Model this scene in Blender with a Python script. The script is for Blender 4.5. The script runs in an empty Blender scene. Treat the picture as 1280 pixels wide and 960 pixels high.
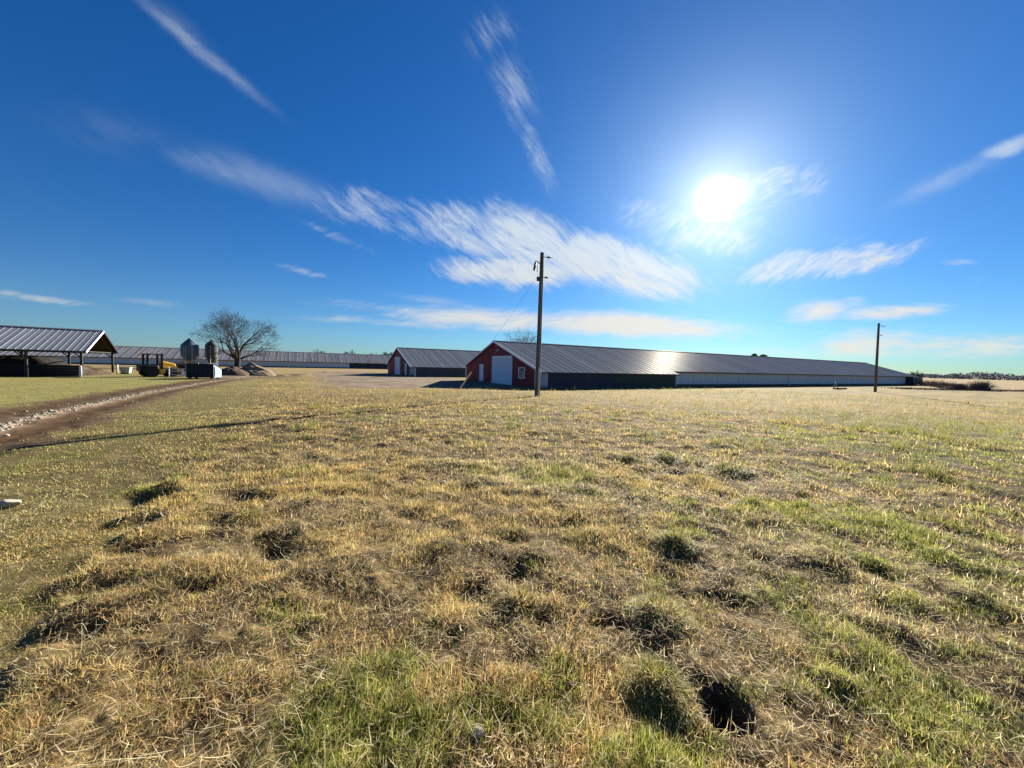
import bpy, bmesh, math, random
import numpy as np
from mathutils import Vector, Matrix
R = math.radians
sc = bpy.context.scene
col = sc.collection
rnd = random.Random(7)
rng = np.random.default_rng(11)

# ------------------------------------------------------------------ camera
F_PX, PITCH, ROLL, EYE = 481.0, math.atan(22.3/481.0), 0.024, 1.5
fw = Vector((0, math.cos(PITCH), -math.sin(PITCH)))
r0 = Vector((1, 0, 0)); u0 = r0.cross(fw)
rt = r0*math.cos(ROLL) + u0*math.sin(ROLL)
up = -r0*math.sin(ROLL) + u0*math.cos(ROLL)
cd = bpy.data.cameras.new('camera'); cam = bpy.data.objects.new('camera', cd); col.objects.link(cam)
cd.sensor_width = 36.0; cd.lens = 36.0*F_PX/1280.0
cd.clip_start = 0.05; cd.clip_end = 12000
m = Matrix((rt, up, -fw)).transposed().to_4x4(); m.translation = (0, 0, EYE)
cam.matrix_world = m
sc.camera = cam

# ------------------------------------------------------------------ sun, sky, exposure
SUN_AZ, SUN_EL = R(26.9), R(21.36)
SUN = Vector((math.sin(SUN_AZ)*math.cos(SUN_EL), math.cos(SUN_AZ)*math.cos(SUN_EL), math.sin(SUN_EL)))
sl = bpy.data.lights.new('sun', 'SUN'); so = bpy.data.objects.new('sun', sl); col.objects.link(so)
sl.energy = 5.0; sl.angle = R(0.53); sl.color = (1.0, 0.92, 0.78)
so.rotation_euler = SUN.to_track_quat('Z', 'Y').to_euler()
sc.view_settings.view_transform = 'Standard'; sc.view_settings.look = 'None'
sc.view_settings.exposure = 1.55; sc.view_settings.gamma = 1.0
sc.cycles.max_bounces = 6; sc.cycles.diffuse_bounces = 3; sc.cycles.glossy_bounces = 3
sc.cycles.transmission_bounces = 3; sc.cycles.transparent_max_bounces = 6
sc.cycles.use_denoising = True

# clouds: (fibre family, centre u, centre v, angle, half length, half width, density) in the
# tangent plane of the southern sky, u = x/y, v = z/y of the direction looked along
CLOUDS = [
('C',-0.806,0.779,-0.679,0.321,0.0160,0.34), ('C',-0.859,0.837,-0.659,0.175,0.0258,0.22), ('P',-0.073,0.822,-1.195,0.092,0.0760,0.40),
('P',-0.012,0.697,-1.140,0.150,0.0560,0.46), ('P',0.052,0.542,-1.177,0.150,0.0360,0.50), ('C',-1.096,0.560,-0.244,0.280,0.0400,0.14),
('C',-0.722,0.473,-0.290,0.296,0.0322,0.28), ('A',-0.315,0.370,-0.322,0.281,0.0526,0.50), ('A',-0.121,0.339,-0.306,0.248,0.0606,0.70),
('A',0.033,0.323,-0.263,0.213,0.0687,0.80), ('A',0.260,0.266,-0.207,0.285,0.0680,0.92), ('A',-0.012,0.238,-0.010,0.23,0.0420,0.9),
('A',0.302,0.230,-0.181,0.189,0.0447,0.70), ('S',-0.459,0.323,-0.378,0.154,0.0142,0.40), ('S',-0.554,0.231,-0.289,0.089,0.0102,0.55),
('S',-1.227,0.145,-0.096,0.222,0.0103,0.50), ('S',-1.315,0.141,-0.068,0.134,0.0082,0.30), ('C',-0.933,0.143,-0.067,0.124,0.0082,0.25),
('S',-0.464,0.160,-0.080,0.109,0.0082,0.32), ('S',-0.355,0.108,-0.046,0.310,0.0103,0.45), ('S',-0.201,0.165,-0.111,0.197,0.0123,0.35),
('S',-0.045,0.118,-0.033,0.32,0.0300,0.8), ('S',0.296,0.114,-0.019,0.42,0.0320,0.95), ('S',-0.293,0.127,-0.100,0.125,0.0123,0.40),
('B',0.352,0.393,-0.147,0.150,0.0560,0.52), ('B',0.410,0.339,-0.341,0.121,0.0361,0.50), ('B',0.643,0.460,0.298,0.19,0.0620,0.56),
('B',0.598,0.367,0.102,0.077,0.0242,0.40), ('B',0.710,0.268,0.246,0.19,0.0420,0.72), ('B',0.867,0.297,0.250,0.23,0.0420,0.72),
('B',0.829,0.342,0.404,0.108,0.0164,0.30), ('D',1.101,0.508,0.435,0.238,0.0243,0.30), ('D',1.238,0.582,0.331,0.104,0.0161,0.50),
('S',1.144,0.297,0.145,0.067,0.0122,0.45), ('S',1.178,0.254,0.046,0.046,0.0122,0.35), ('S',0.789,0.157,0.113,0.12,0.030,0.75),
('S',0.875,0.182,-0.066,0.057,0.0183,0.50), ('S',0.979,0.162,0.098,0.20,0.0190,0.8), ('S',0.771,0.113,0.024,0.072,0.0123,0.35),
('S',0.918,0.079,0.129,0.24,0.0360,0.75), ('S',1.156,0.079,0.049,0.30,0.0300,0.75), ('S',1.133,0.102,0.070,0.289,0.0124,0.30),
('S',0.423,0.031,0.072,0.321,0.0124,0.25),
('A',-0.407,0.398,-0.326,0.248,0.0262,0.34), ('S',-0.449,0.412,-0.479,0.104,0.0081,0.40), ('S',-0.316,0.395,-0.667,0.078,0.0081,0.45), ('C',-1.0,0.575,-0.24,0.34,0.0420,0.17), ('C',-0.60,0.45,-0.33,0.36,0.0400,0.26), ('B',0.50,0.335,-0.10,0.16,0.0500,0.55), ('B',0.55,0.415,0.2,0.10,0.0500,0.55), ('S',-0.25,0.135,-0.06,0.36,0.0160,0.45), ('S',0.62,0.05,0.06,0.34,0.0200,0.40)]

class NT:
    """small helper for node trees"""
    def __init__(s, tree): s.t = tree; s.n = tree.nodes; s.l = tree.links
    def node(s, typ, **kw):
        n = s.n.new(typ)
        for k, v in kw.items(): setattr(n, k, v)
        return n
    def put(s, sock, v):
        if hasattr(v, 'links') or isinstance(v, bpy.types.NodeSocket): s.l.new(v, sock)
        elif v is not None: sock.default_value = v
    def math(s, op, a, b=None, c=None, clamp=False):
        n = s.node('ShaderNodeMath', operation=op, use_clamp=clamp)
        for i, v in enumerate((a, b, c)):
            if v is not None: s.put(n.inputs[i], v)
        return n.outputs[0]
    def vmath(s, op, a, b=None, out=0):
        n = s.node('ShaderNodeVectorMath', operation=op)
        s.put(n.inputs[0], a)
        if b is not None: s.put(n.inputs['Scale' if op == 'SCALE' else 1], b)
        return n.outputs[out]
    def smooth(s, x, a, b, lo=0.0, hi=1.0):
        n = s.node('ShaderNodeMapRange', interpolation_type='SMOOTHSTEP')
        s.put(n.inputs[0], x); n.inputs[1].default_value = a; n.inputs[2].default_value = b
        n.inputs[3].default_value = lo; n.inputs[4].default_value = hi
        return n.outputs[0]
    def noise(s, vec, scale, detail=4, rough=.55, out='Fac', dist=0.0):
        n = s.node('ShaderNodeTexNoise'); s.put(n.inputs['Vector'], vec)
        n.inputs['Scale'].default_value = scale; n.inputs['Detail'].default_value = detail
        n.inputs['Roughness'].default_value = rough; n.inputs['Distortion'].default_value = dist
        return n.outputs[out]
    def mapping(s, vec, loc=(0,0,0), rot=(0,0,0), scale=(1,1,1), typ='POINT'):
        n = s.node('ShaderNodeMapping', vector_type=typ); s.put(n.inputs['Vector'], vec)
        n.inputs['Location'].default_value = loc; n.inputs['Rotation'].default_value = rot; n.inputs['Scale'].default_value = scale
        return n.outputs[0]
    def mix(s, fac, a, b, typ='MIX'):
        n = s.node('ShaderNodeMix', data_type='RGBA', blend_type=typ)
        s.put(n.inputs[0], fac); s.put(n.inputs[6], a); s.put(n.inputs[7], b)
        return n.outputs[2]

SKY_GAIN = 0.05
def build_sky():
    w = bpy.data.worlds.new('World'); sc.world = w; w.use_nodes = True
    w.cycles.sampling_method = 'MANUAL'; w.cycles.sample_map_resolution = 512
    T = NT(w.node_tree); bg = T.n['Background']
    bg.inputs['Strength'].default_value = SKY_GAIN
    sky = T.node('ShaderNodeTexSky', sky_type='NISHITA')
    sky.sun_disc = False; sky.sun_elevation = SUN_EL; sky.sun_rotation = SUN_AZ
    sky.altitude = 100; sky.air_density = 1.0; sky.dust_density = 0.2; sky.ozone_density = 3.0
    hs = T.node('ShaderNodeHueSaturation'); hs.inputs['Saturation'].default_value = 1.28; hs.inputs['Value'].default_value = 1.0
    T.l.new(sky.outputs[0], hs.inputs['Color'])
    base = T.vmath('MULTIPLY', hs.outputs[0], (.235, .555, .80))   # clear winter air, deep blue
    geo = T.node('ShaderNodeTexCoord').outputs['Generated']
    d = T.vmath('NORMALIZE', geo)
    sx = T.node('ShaderNodeSeparateXYZ'); T.l.new(d, sx.inputs[0])
    x, y, z = sx.outputs
    yy = T.math('MAXIMUM', y, 0.04)
    cb = T.node('ShaderNodeCombineXYZ')
    T.l.new(T.math('DIVIDE', x, yy), cb.inputs[0]); T.l.new(T.math('DIVIDE', z, yy), cb.inputs[1])
    uv = cb.outputs[0]
    zp = T.math('MAXIMUM', z, 0.0)
    base = T.mix(T.math('EXPONENT', T.math('MULTIPLY', zp, -3.5)), base, T.vmath('MULTIPLY', base, (.93, .755, .80)))   # thicker air low down
    low = T.math('MULTIPLY', T.math('EXPONENT', T.math('MULTIPLY', zp, -9.0)), .035/SKY_GAIN)
    base = T.vmath('ADD', base, T.vmath('SCALE', (1.0, .88, 1.05), low))
    front = T.smooth(y, 0.12, 0.38)
    wn = T.noise(uv, 5.0, 5, .6, 'Color')
    warp = T.vmath('SCALE', T.vmath('SUBTRACT', wn, (0.5, 0.5, 0.5)), 0.11)
    uvw = T.vmath('ADD', uv, warp)
    warp2 = T.vmath('SCALE', T.vmath('SUBTRACT', wn, (0.5, 0.5, 0.5)), 0.035)
    uvs = T.vmath('ADD', uv, warp2)
    uvm = T.vmath('ADD', uv, T.vmath('MULTIPLY', T.vmath('SUBTRACT', wn, (0.5, 0.5, 0.5)), (.09, .03, 0)))
    acc = {}
    for g, cu, cv, an, hl, hw, op in CLOUDS:
        k = {'C': 2.3, 'D': 2.3, 'S': 1.9, 'A': 1.75, 'P': 1.6}.get(g, 1.6)
        src = uvs if g in 'CD' else uvw if g in 'ABP' else uvm
        mp = T.mapping(src, (cu, cv, 0), (0, 0, an), (hl*1.35, hw*k, 1.0), 'TEXTURE')
        gr = T.node('ShaderNodeTexGradient', gradient_type='SPHERICAL'); T.l.new(mp, gr.inputs[0])
        v = T.math('MULTIPLY', T.smooth(gr.outputs['Fac'], 0.0, 0.75 if g in 'AB' else 0.95), op)
        acc[g] = v if g not in acc else T.math('MAXIMUM', v, acc[g])
    uvf = T.vmath('ADD', uv, T.vmath('SCALE', T.vmath('SUBTRACT', T.noise(uv, 2.0, 3, .5, 'Color'), (0.5, 0.5, 0.5)), 0.15))
    def fibre(rot, stretch, sc_, dist=0.4):
        v = T.mapping(uvf, (0, 0, 0), (0, 0, rot), (stretch, 1.0, 1.0), 'TEXTURE')
        a_ = T.noise(v, sc_, 8, .62, 'Fac', dist); b_ = T.noise(T.mapping(uvf, (.7, .3, 0), (0, 0, rot+.16), (stretch*.45, 1.0, 1.0), 'TEXTURE'), sc_*.42, 8, .7, 'Fac', .6)
        return T.math('ADD', T.math('MULTIPLY', a_, .50), T.math('MULTIPLY', b_, .50))
    fib = {'P': fibre(-1.0, 8.0, 64.0, .5), 'A': fibre(-0.62, 7.0, 78.0, .5), 'B': fibre(0.55, 6.0, 84.0, .5), 'S': fibre(0.06, 9.0, 60.0, .4), 'C': fibre(-0.6, 5.0, 24.0, .2), 'D': fibre(.42, 5.0, 24.0, .2)}
    big = T.noise(uv, 4.0, 3, .5)
    total = None
    for g, a in acc.items():
        lo, hi = {'P': (.50, 1.02), 'A': (.56, 1.04), 'B': (.60, 1.04), 'S': (.54, 1.0), 'C': (.28, .90), 'D': (.28, .90)}[g]
        t = T.math('ADD', T.math('MULTIPLY', a, 0.52), T.math('ADD', .5, T.math('MULTIPLY', T.math('SUBTRACT', fib[g], .5), 1.2)))
        t = T.math('ADD', t, T.math('MULTIPLY', T.math('SUBTRACT', big, .5), .35))
        dns = T.math('MULTIPLY', T.smooth(t, lo, hi), T.smooth(a, 0.0, 0.42))
        dns = T.math('MULTIPLY', dns, T.math('MINIMUM', T.math('MULTIPLY', a, 1.5 if g in 'CD' else 1.25), 1.0))
        total = dns if total is None else T.math('MAXIMUM', total, dns)
    total = T.math('MULTIPLY', total, front)
    # the same thin cirrus goes on over the rest of the sky
    zz = T.math('MAXIMUM', z, 0.08)
    cb2 = T.node('ShaderNodeCombineXYZ')
    T.l.new(T.math('DIVIDE', x, zz), cb2.inputs[0]); T.l.new(T.math('DIVIDE', y, zz), cb2.inputs[1])
    v2 = T.mapping(cb2.outputs[0], (3.1, 1.7, 0), (0, 0, .5), (.35, 1.0, 1.0))
    cir = T.smooth(T.noise(v2, 1.3, 6, .6, 'Fac', .5), .56, .85, 0, .6)
    cir = T.math('MULTIPLY', T.math('MULTIPLY', cir, T.smooth(z, .05, .2)), T.math('SUBTRACT', 1.0, front))
    total = T.math('MAXIMUM', total, cir)
    # angle to the sun
    ca = T.vmath('DOT_PRODUCT', d, tuple(SUN), 1)
    ang = T.math('ARCCOSINE', T.math('MINIMUM', ca, 0.99999))
    K = 1.0/SKY_GAIN
    cc = T.node('ShaderNodeMix', data_type='RGBA'); T.put(cc.inputs[0], T.smooth(z, .05, .35))
    cc.inputs[6].default_value = (.35*K, .32*K, .275*K, 1); cc.inputs[7].default_value = (.275*K, .31*K, .335*K, 1)
    near = T.math('EXPONENT', T.math('MULTIPLY', ang, -5.0))
    cbr = T.vmath('SCALE', cc.outputs[2], T.math('ADD', 0.86, T.math('MULTIPLY', near, .12)))
    skyc = T.mix(T.math('MULTIPLY', total, .88), base, cbr)
    # aureole: sunlight scattered forward by the thin ice cloud round the sun, and the sun itself
    a1 = T.math('MULTIPLY', T.math('EXPONENT', T.math('MULTIPLY', ang, -14.0)), .36*K)
    a2 = T.math('MULTIPLY', T.math('EXPONENT', T.math('MULTIPLY', ang, -4.6)), 0.030*K)
    disc = T.smooth(ang, 0.0, 0.052, .85*K, 0.0)
    aur = T.math('ADD', T.math('ADD', a1, a2), disc)
    ac = T.vmath('SCALE', (1.0, .93, .74), aur)
    skyc = T.vmath('ADD', skyc, ac)
    T.l.new(skyc, bg.inputs['Color'])
build_sky()

# ------------------------------------------------------------------ materials
def new_mat(name):
    mt = bpy.data.materials.new(name); mt.use_nodes = True
    return mt, NT(mt.node_tree), mt.node_tree.nodes['Principled BSDF']

def paint(name, base, rough=.6, metal=0.0, var=.25, scale=3.0, dirt=None, dirt_amt=.4, bump=0.0, stretch=(1,1,1), spec=.4):
    """plain material: base colour with two scales of wear"""
    mt, T, b = new_mat(name)
    co = T.node('ShaderNodeTexCoord').outputs['Object']
    v = T.mapping(co, scale=stretch)
    n1 = T.noise(v, scale, 5, .6); n2 = T.noise(v, scale*6, 3, .6)
    f = T.math('MULTIPLY', T.math('ADD', n1, n2), .5)
    lo = tuple(c*(1-var) for c in base) + (1,); hi = tuple(min(1, c*(1+var)) for c in base) + (1,)
    c = T.mix(T.smooth(f, .3, .7), lo, hi)
    if dirt: c = T.mix(T.smooth(T.noise(v, scale*.7, 6, .65), .5, .75, 0, dirt_amt), c, tuple(dirt)+(1,))
    T.l.new(c, b.inputs['Base Color'])
    b.inputs['Metallic'].default_value = metal
    b.inputs['Specular IOR Level'].default_value = spec
    T.l.new(T.smooth(n1, .2, .8, max(0, rough-.12), min(1, rough+.12)), b.inputs['Roughness'])
    if bump:
        bp = T.node('ShaderNodeBump'); bp.inputs['Strength'].default_value = bump; bp.inputs['Distance'].default_value = .02
        T.l.new(n2, bp.inputs['Height']); T.l.new(bp.outputs[0], b.inputs['Normal'])
    return mt

M = {}
def roof_mat(name, base, rust, rust_lo, rough=.34, metal=.75):
    mt, T, b = new_mat(name)
    co = T.node('ShaderNodeTexCoord').outputs['Object']
    oi = T.node('ShaderNodeObjectInfo').outputs['Random']
    off = T.node('ShaderNodeCombineXYZ'); T.put(off.inputs[0], T.math('MULTIPLY', oi, 40.0))
    v = T.vmath('ADD', co, off.outputs[0])
    v2 = T.mapping(v, scale=(1.5, .25, .25))
    n1 = T.noise(v2, 1.2, 6, .65); n2 = T.noise(v, 9, 4, .6)
    lo = tuple(c*.84 for c in base)+(1,); hi = tuple(min(1, c*1.16) for c in base)+(1,)
    c = T.mix(oi, lo, hi)
    c = T.mix(T.smooth(T.math('ADD', n1, T.math('MULTIPLY', T.math('SUBTRACT', oi, .5), .3)), rust_lo, rust_lo+.22, 0, .8), c, tuple(rust)+(1,))
    T.l.new(c, b.inputs['Base Color'])
    df = T.node('ShaderNodeBsdfDiffuse'); T.l.new(c, df.inputs['Color']); df.inputs['Roughness'].default_value = .3
    gl = T.node('ShaderNodeBsdfGlossy'); gl.inputs['Color'].default_value = (.9, .88, .82, 1)
    T.l.new(T.smooth(n2, .25, .75, rough-.04, rough+.05), gl.inputs['Roughness'])
    mx = T.node('ShaderNodeMixShader'); mx.inputs[0].default_value = metal
    T.l.new(df.outputs[0], mx.inputs[1]); T.l.new(gl.outputs[0], mx.inputs[2]); T.l.new(mx.outputs[0], T.n['Material Output'].inputs['Surface'])
    T.n.remove(b)
    return mt
M['roof'] = roof_mat('galvanised_roof', (.20, .215, .235), (.15, .13, .115), .64, .36, .0052)
M['roof_old'] = roof_mat('weathered_roof', (.29, .275, .275), (.18, .125, .11), .46, .4, .004)
M['roof_shed'] = roof_mat('shed_roof', (.26, .275, .295), (.25, .20, .16), .70, .36, .008)
M['seam'] = roof_mat('roof_seam', (.36, .375, .40), (.24, .20, .17), .70, .36, .005)
M['red'] = paint('red_siding', (.20, .012, .015), .62, 0, .3, 1.2, (.12, .03, .025), .45, stretch=(1, 1, .35))
M['white'] = paint('white_trim', (.74, .75, .76), .55, 0, .1, 2.5, (.5, .47, .42), .3)
M['door'] = paint('white_steel_door', (.66, .70, .76), .45, 0, .06, 1.5, (.5, .48, .44), .2)
M['curtain'] = paint('white_side_curtain', (.66, .66, .64), .7, 0, .12, .8, (.33, .31, .27), .55, stretch=(1, 1, .25))
M['pad_dark'] = paint('dark_cooling_pad', (.05, .056, .08), .8, 0, .4, 2.0, (.05, .045, .04), .5)
M['tarp'] = paint('dark_green_tarp', (.042, .068, .048), .75, 0, .35, 1.5)
M['dark'] = paint('dark_opening', (.006, .006, .007), .9)
M['plinth'] = paint('concrete_plinth', (.09, .085, .08), .9, 0, .3, 2, (.05, .04, .03), .5)
M['pole'] = paint('weathered_pole', (.13, .095, .066), .85, 0, .4, 3, (.25, .21, .17), .5, .4, (4, 4, .35))
M['steel'] = paint('galvanised_steel', (.42, .43, .44), .45, .7, .15, 4)
M['iron'] = paint('dark_iron', (.05, .05, .055), .5, .5, .2, 4)
M['porcelain'] = paint('insulator_glaze', (.09, .08, .075), .5, 0, .1, 4)
M['guard'] = paint('pale_guy_guard', (.75, .68, .45), .5, 0, .15, 3)
M['yellow'] = paint('yellow_machine_paint', (.80, .47, .04), .42, 0, .15, 3, (.25, .16, .07), .5)
M['black'] = paint('black_machine_paint', (.018, .018, .02), .5, 0, .3, 3)
M['tyre'] = paint('tyre_rubber', (.014, .013, .013), .85, 0, .4, 5, (.08, .06, .04), .5)
M['binmetal'] = paint('blue_grey_bin', (.055, .10, .135), .7, .0, .15, 1.5, (.12, .12, .12), .3, stretch=(1, 1, .3))
M['bindark'] = paint('dark_weathered_bin', (.032, .042, .042), .8, .0, .2, 1.5, (.06, .055, .045), .5, stretch=(1, 1, .3))
M['dumpster'] = paint('pale_blue_dumpster_paint', (.30, .48, .56), .45, 0, .12, 2, (.2, .17, .13), .35)
M['dumpdark'] = paint('dark_dumpster_paint', (.005, .0055, .007), .6, 0, .3, 2, (.012, .01, .009), .3)
M['lid'] = paint('black_lid', (.006, .006, .007), .7, spec=.2)
M['soil'] = paint('brown_soil', (.085, .052, .028), .95, 0, .45, 1.6, (.14, .10, .06), .6, .8)
M['tan_soil'] = paint('tan_soil', (.21, .15, .085), .95, 0, .35, 1.6, (.17, .10, .06), .6, .8)
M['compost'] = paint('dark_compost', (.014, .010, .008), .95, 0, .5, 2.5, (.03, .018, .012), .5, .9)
M['board'] = paint('dark_boards_and_shade', (.004, .0038, .0036), .9, 0, .4, 3, stretch=(.4, 4, 4))  # wall boards, and the added sheets painting shade under the shed roof
M['timber'] = paint('shed_timber', (.045, .038, .032), .85, 0, .3, 4, stretch=(4, 4, .5))
M['bark'] = paint('tree_bark', (.034, .027, .023), .95, 0, .35, 3, (.06, .05, .04), .5, .8, (4, 4, .6))
M['twig'] = paint('twig_bark', (.034, .027, .023), .95, 0, .3, 2)
M['brush'] = paint('dry_brush', (.17, .12, .09), .95, 0, .35, 2)
M['stone'] = paint('pale_stone', (.48, .42, .33), .85, 0, .25, 9, (.3, .26, .2), .4, .6)
M['gravel'] = paint('dusty_gravel', (.36, .31, .235), .9, 0, .3, 9, (.2, .15, .1), .5, .6)
M['glass'] = paint('window_glass', (.02, .025, .03), .08, 0, .1, 3, spec=.8)
M['wire'] = paint('conductor', (.12, .12, .12), .5, .5)
M['plastic'] = paint('white_plastic', (.45, .45, .43), .4, 0, .08, 3)
M['foliage_dark'] = paint('dark_evergreen', (.045, .055, .03), .9, 0, .5, .8)
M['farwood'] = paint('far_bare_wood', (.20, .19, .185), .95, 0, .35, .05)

# ------------------------------------------------------------------ mesh helpers
class MB:
    def __init__(s): s.v = []; s.f = []
    def quadpoly(s, pts):
        i = len(s.v); s.v += [tuple(p) for p in pts]; s.f.append(tuple(range(i, i+len(pts)))); return s
    def hull8(s, p):      # p: 4 bottom (ccw from above), 4 top
        i = len(s.v); s.v += [tuple(q) for q in p]
        for f in ((3,2,1,0), (4,5,6,7), (0,1,5,4), (1,2,6,5), (2,3,7,6), (3,0,4,7)): s.f.append(tuple(i+k for k in f))
        return s
    def box(s, x0, x1, y0, y1, z0, z1):
        return s.hull8([(x0,y0,z0),(x1,y0,z0),(x1,y1,z0),(x0,y1,z0),(x0,y0,z1),(x1,y0,z1),(x1,y1,z1),(x0,y1,z1)])
    def prism(s, poly, axis, a, b):
        """extrude a 2-D polygon along an axis (0 x, 1 y, 2 z); poly in the other two axes"""
        i = len(s.v); n = len(poly)
        for h in (a, b):
            for p, q in poly:
                s.v.append({0: (h, p, q), 1: (p, h, q), 2: (p, q, h)}[axis])
        s.f.append(tuple(i+k for k in range(n-1, -1, -1))); s.f.append(tuple(i+n+k for k in range(n)))
        for k in range(n): s.f.append((i+k, i+(k+1) % n, i+n+(k+1) % n, i+n+k))
        return s
    def tube(s, pts, rad, n=6, caps=True):
        """rings along points with radii"""
        pts = [Vector(p) for p in pts]
        if not hasattr(rad, '__len__'): rad = [rad]*len(pts)
        base = len(s.v); prev = None
        for k, p in enumerate(pts):
            t = (pts[min(k+1, len(pts)-1)] - pts[max(k-1, 0)]).normalized()
            if prev is None:
                a = t.orthogonal().normalized()
            else:
                a = (prev - t*prev.dot(t)); a = a.normalized() if a.length > 1e-6 else t.orthogonal().normalized()
            prev = a; b = t.cross(a)
            for j in range(n):
                an = 2*math.pi*j/n
                q = p + (a*math.cos(an) + b*math.sin(an))*rad[k]; s.v.append((q.x, q.y, q.z))
        for k in range(len(pts)-1):
            for j in range(n):
                a0 = base+k*n+j; a1 = base+k*n+(j+1) % n
                s.f.append((a0, a1, a1+n, a0+n))
        if caps:
            s.f.append(tuple(base+j for j in range(n-1, -1, -1)))
            e = base+(len(pts)-1)*n; s.f.append(tuple(e+j for j in range(n)))
        return s
    def lathe(s, prof, n=24, c=(0,0)):
        """prof: list of (r, z)"""
        i = len(s.v)
        for r, z in prof:
            for j in range(n):
                a = 2*math.pi*j/n; s.v.append((c[0]+r*math.cos(a), c[1]+r*math.sin(a), z))
        for k in range(len(prof)-1):
            for j in range(n):
                a0 = i+k*n+j; a1 = i+k*n+(j+1) % n; s.f.append((a0, a1, a1+n, a0+n))
        s.f.append(tuple(i+j for j in range(n-1, -1, -1))); e = i+(len(prof)-1)*n; s.f.append(tuple(e+j for j in range(n)))
        return s
    def mesh(s, name, mat, smooth=False):
        me = bpy.data.meshes.new(name); me.from_pydata(s.v, [], s.f); me.update()
        if mat: me.materials.append(mat)
        if smooth:
            me.polygons.foreach_set('use_smooth', [True]*len(me.polygons))
        return me
    def build(s, name, mat, parent=None, smooth=False, bevel=0.0):
        o = bpy.data.objects.new(name, s.mesh(name, mat, smooth)); col.objects.link(o)
        if parent: o.parent = parent
        if bevel:
            b = o.modifiers.new('bevel', 'BEVEL'); b.width = bevel; b.segments = 1; b.limit_method = 'ANGLE'; b.angle_limit = R(40)
        return o

def tag(o, label, cat, group=None):
    o['label'] = label; o['category'] = cat
    if group: o['group'] = group
    return o
def thing(name, label, cat, loc=(0,0,0), rz=0.0, group=None):
    o = bpy.data.objects.new(name, None); col.objects.link(o); o.empty_display_size = .2
    o.location = loc; o.rotation_euler = (0, 0, rz)
    return tag(o, label, cat, group)
def inst(name, mesh, parent, loc=(0,0,0), rot=(0,0,0), scale=(1,1,1)):
    o = bpy.data.objects.new(name, mesh); col.objects.link(o); o.parent = parent
    o.location = loc; o.rotation_euler = rot; o.scale = scale
    return o
def copy_tree(o, parent=None):
    c = o.copy(); col.objects.link(c)
    if parent: c.parent = parent
    for ch in list(o.children): copy_tree(ch, c)
    return c

# ------------------------------------------------------------------ noise and terrain (numpy)
def _hash(ix, iy, seed):
    h = (ix.astype(np.int64)*374761393 + iy.astype(np.int64)*668265263 + seed*974634777) & 0xffffffff
    h = ((h ^ (h >> 13))*1274126177) & 0xffffffff
    return ((h ^ (h >> 16)) & 0xffff)/65535.0
def vnoise(x, y, seed=0):
    ix = np.floor(x); iy = np.floor(y); fx = x-ix; fy = y-iy
    fx = fx*fx*fx*(fx*(fx*6-15)+10); fy = fy*fy*fy*(fy*(fy*6-15)+10)
    a = _hash(ix, iy, seed); b = _hash(ix+1, iy, seed); c = _hash(ix, iy+1, seed); d = _hash(ix+1, iy+1, seed)
    return (a*(1-fx)+b*fx)*(1-fy) + (c*(1-fx)+d*fx)*fy
def fbm(x, y, seed=0, octv=4, g=.5):
    s = np.zeros_like(x); a = 1.0; t = 0
    for k in range(octv):
        cx, sn = math.cos(k*1.1), math.sin(k*1.1)
        s = s + a*vnoise((x*cx-y*sn)*2**k+17.3*k, (x*sn+y*cx)*2**k-9.1*k, seed+k*31); t += a; a *= g
    return s/t
def sst(a, b, x):
    t = np.clip((x-a)/(b-a), 0, 1); return t*t*(3-2*t)
def seg_dist(x, y, pts):
    """distance to a polyline, signed side (positive on the right) of the nearest piece"""
    best = np.full_like(x, 1e9); sd = np.zeros_like(x)
    for (x0, y0), (x1, y1) in zip(pts[:-1], pts[1:]):
        dx, dy = x1-x0, y1-y0; L = math.hypot(dx, dy)
        t = np.clip(((x-x0)*dx+(y-y0)*dy)/L**2, 0, 1)
        d = np.hypot(x-x0-t*dx, y-y0-t*dy)
        side = np.where((x-x0)*dy-(y-y0)*dx > 0, 1.0, -1.0)
        mm = d < best; best = np.where(mm, d, best); sd = np.where(mm, d*side, sd)
    return best, sd
def smooth_line(pts, n=8):
    out = []
    P = [pts[0]] + pts + [pts[-1]]
    for i in range(1, len(P)-2):
        p0, p1, p2, p3 = (np.array(P[i+k]) for k in (-1, 0, 1, 2))
        for k in range(n):
            t = k/n
            out.append(tuple(.5*((2*p1)+(-p0+p2)*t+(2*p0-5*p1+4*p2-p3)*t*t+(-p0+3*p1-3*p2+p3)*t**3)))
    out.append(tuple(pts[-1])); return out
DRIVE = smooth_line([(4.0, -14.0), (-3.5, -2.5), (-8.4, 4.6), (-10.5, 7.85), (-12.7, 10.5), (-15.9, 14.8), (-21.4, 22.9), (-26.2, 32.0), (-29.8, 41.0), (-32.2, 52.0), (-33.0, 62.0), (-29.0, 70.0), (-22.5, 71.0)], 5)
EDGE = smooth_line([(1.5, -6.0), (-.9, -.5), (-2.24, 1.88), (-2.78, 2.56), (-3.87, 4.11), (-5.3, 6.42), (-9.2, 12.96), (-14.5, 22.0), (-22.0, 34.0), (-26.5, 44.0)], 5)
TUSSOCKS = [  # x, y, radius, height of mound, greenness
 (2.56, 6.25, .26, .09, .9), (3.28, 5.72, .30, .12, .9), (2.67, 4.2, .17, .09, .8), (1.39, 3.15, .16, .11, 1.0), (.92, 2.28, .17, .10, .75),
 (.70, 1.72, .15, .12, .8), (1.92, 6.2, .2, .07, .5), (-1.69, 3.1, .18, .05, .1), (-2.45, 3.5, .15, .07, .5), (-2.72, 4.25, .18, .07, .3),
 (.03, 3.36, .15, .05, .3), (.10, 2.30, .13, .05, .2)]
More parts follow.
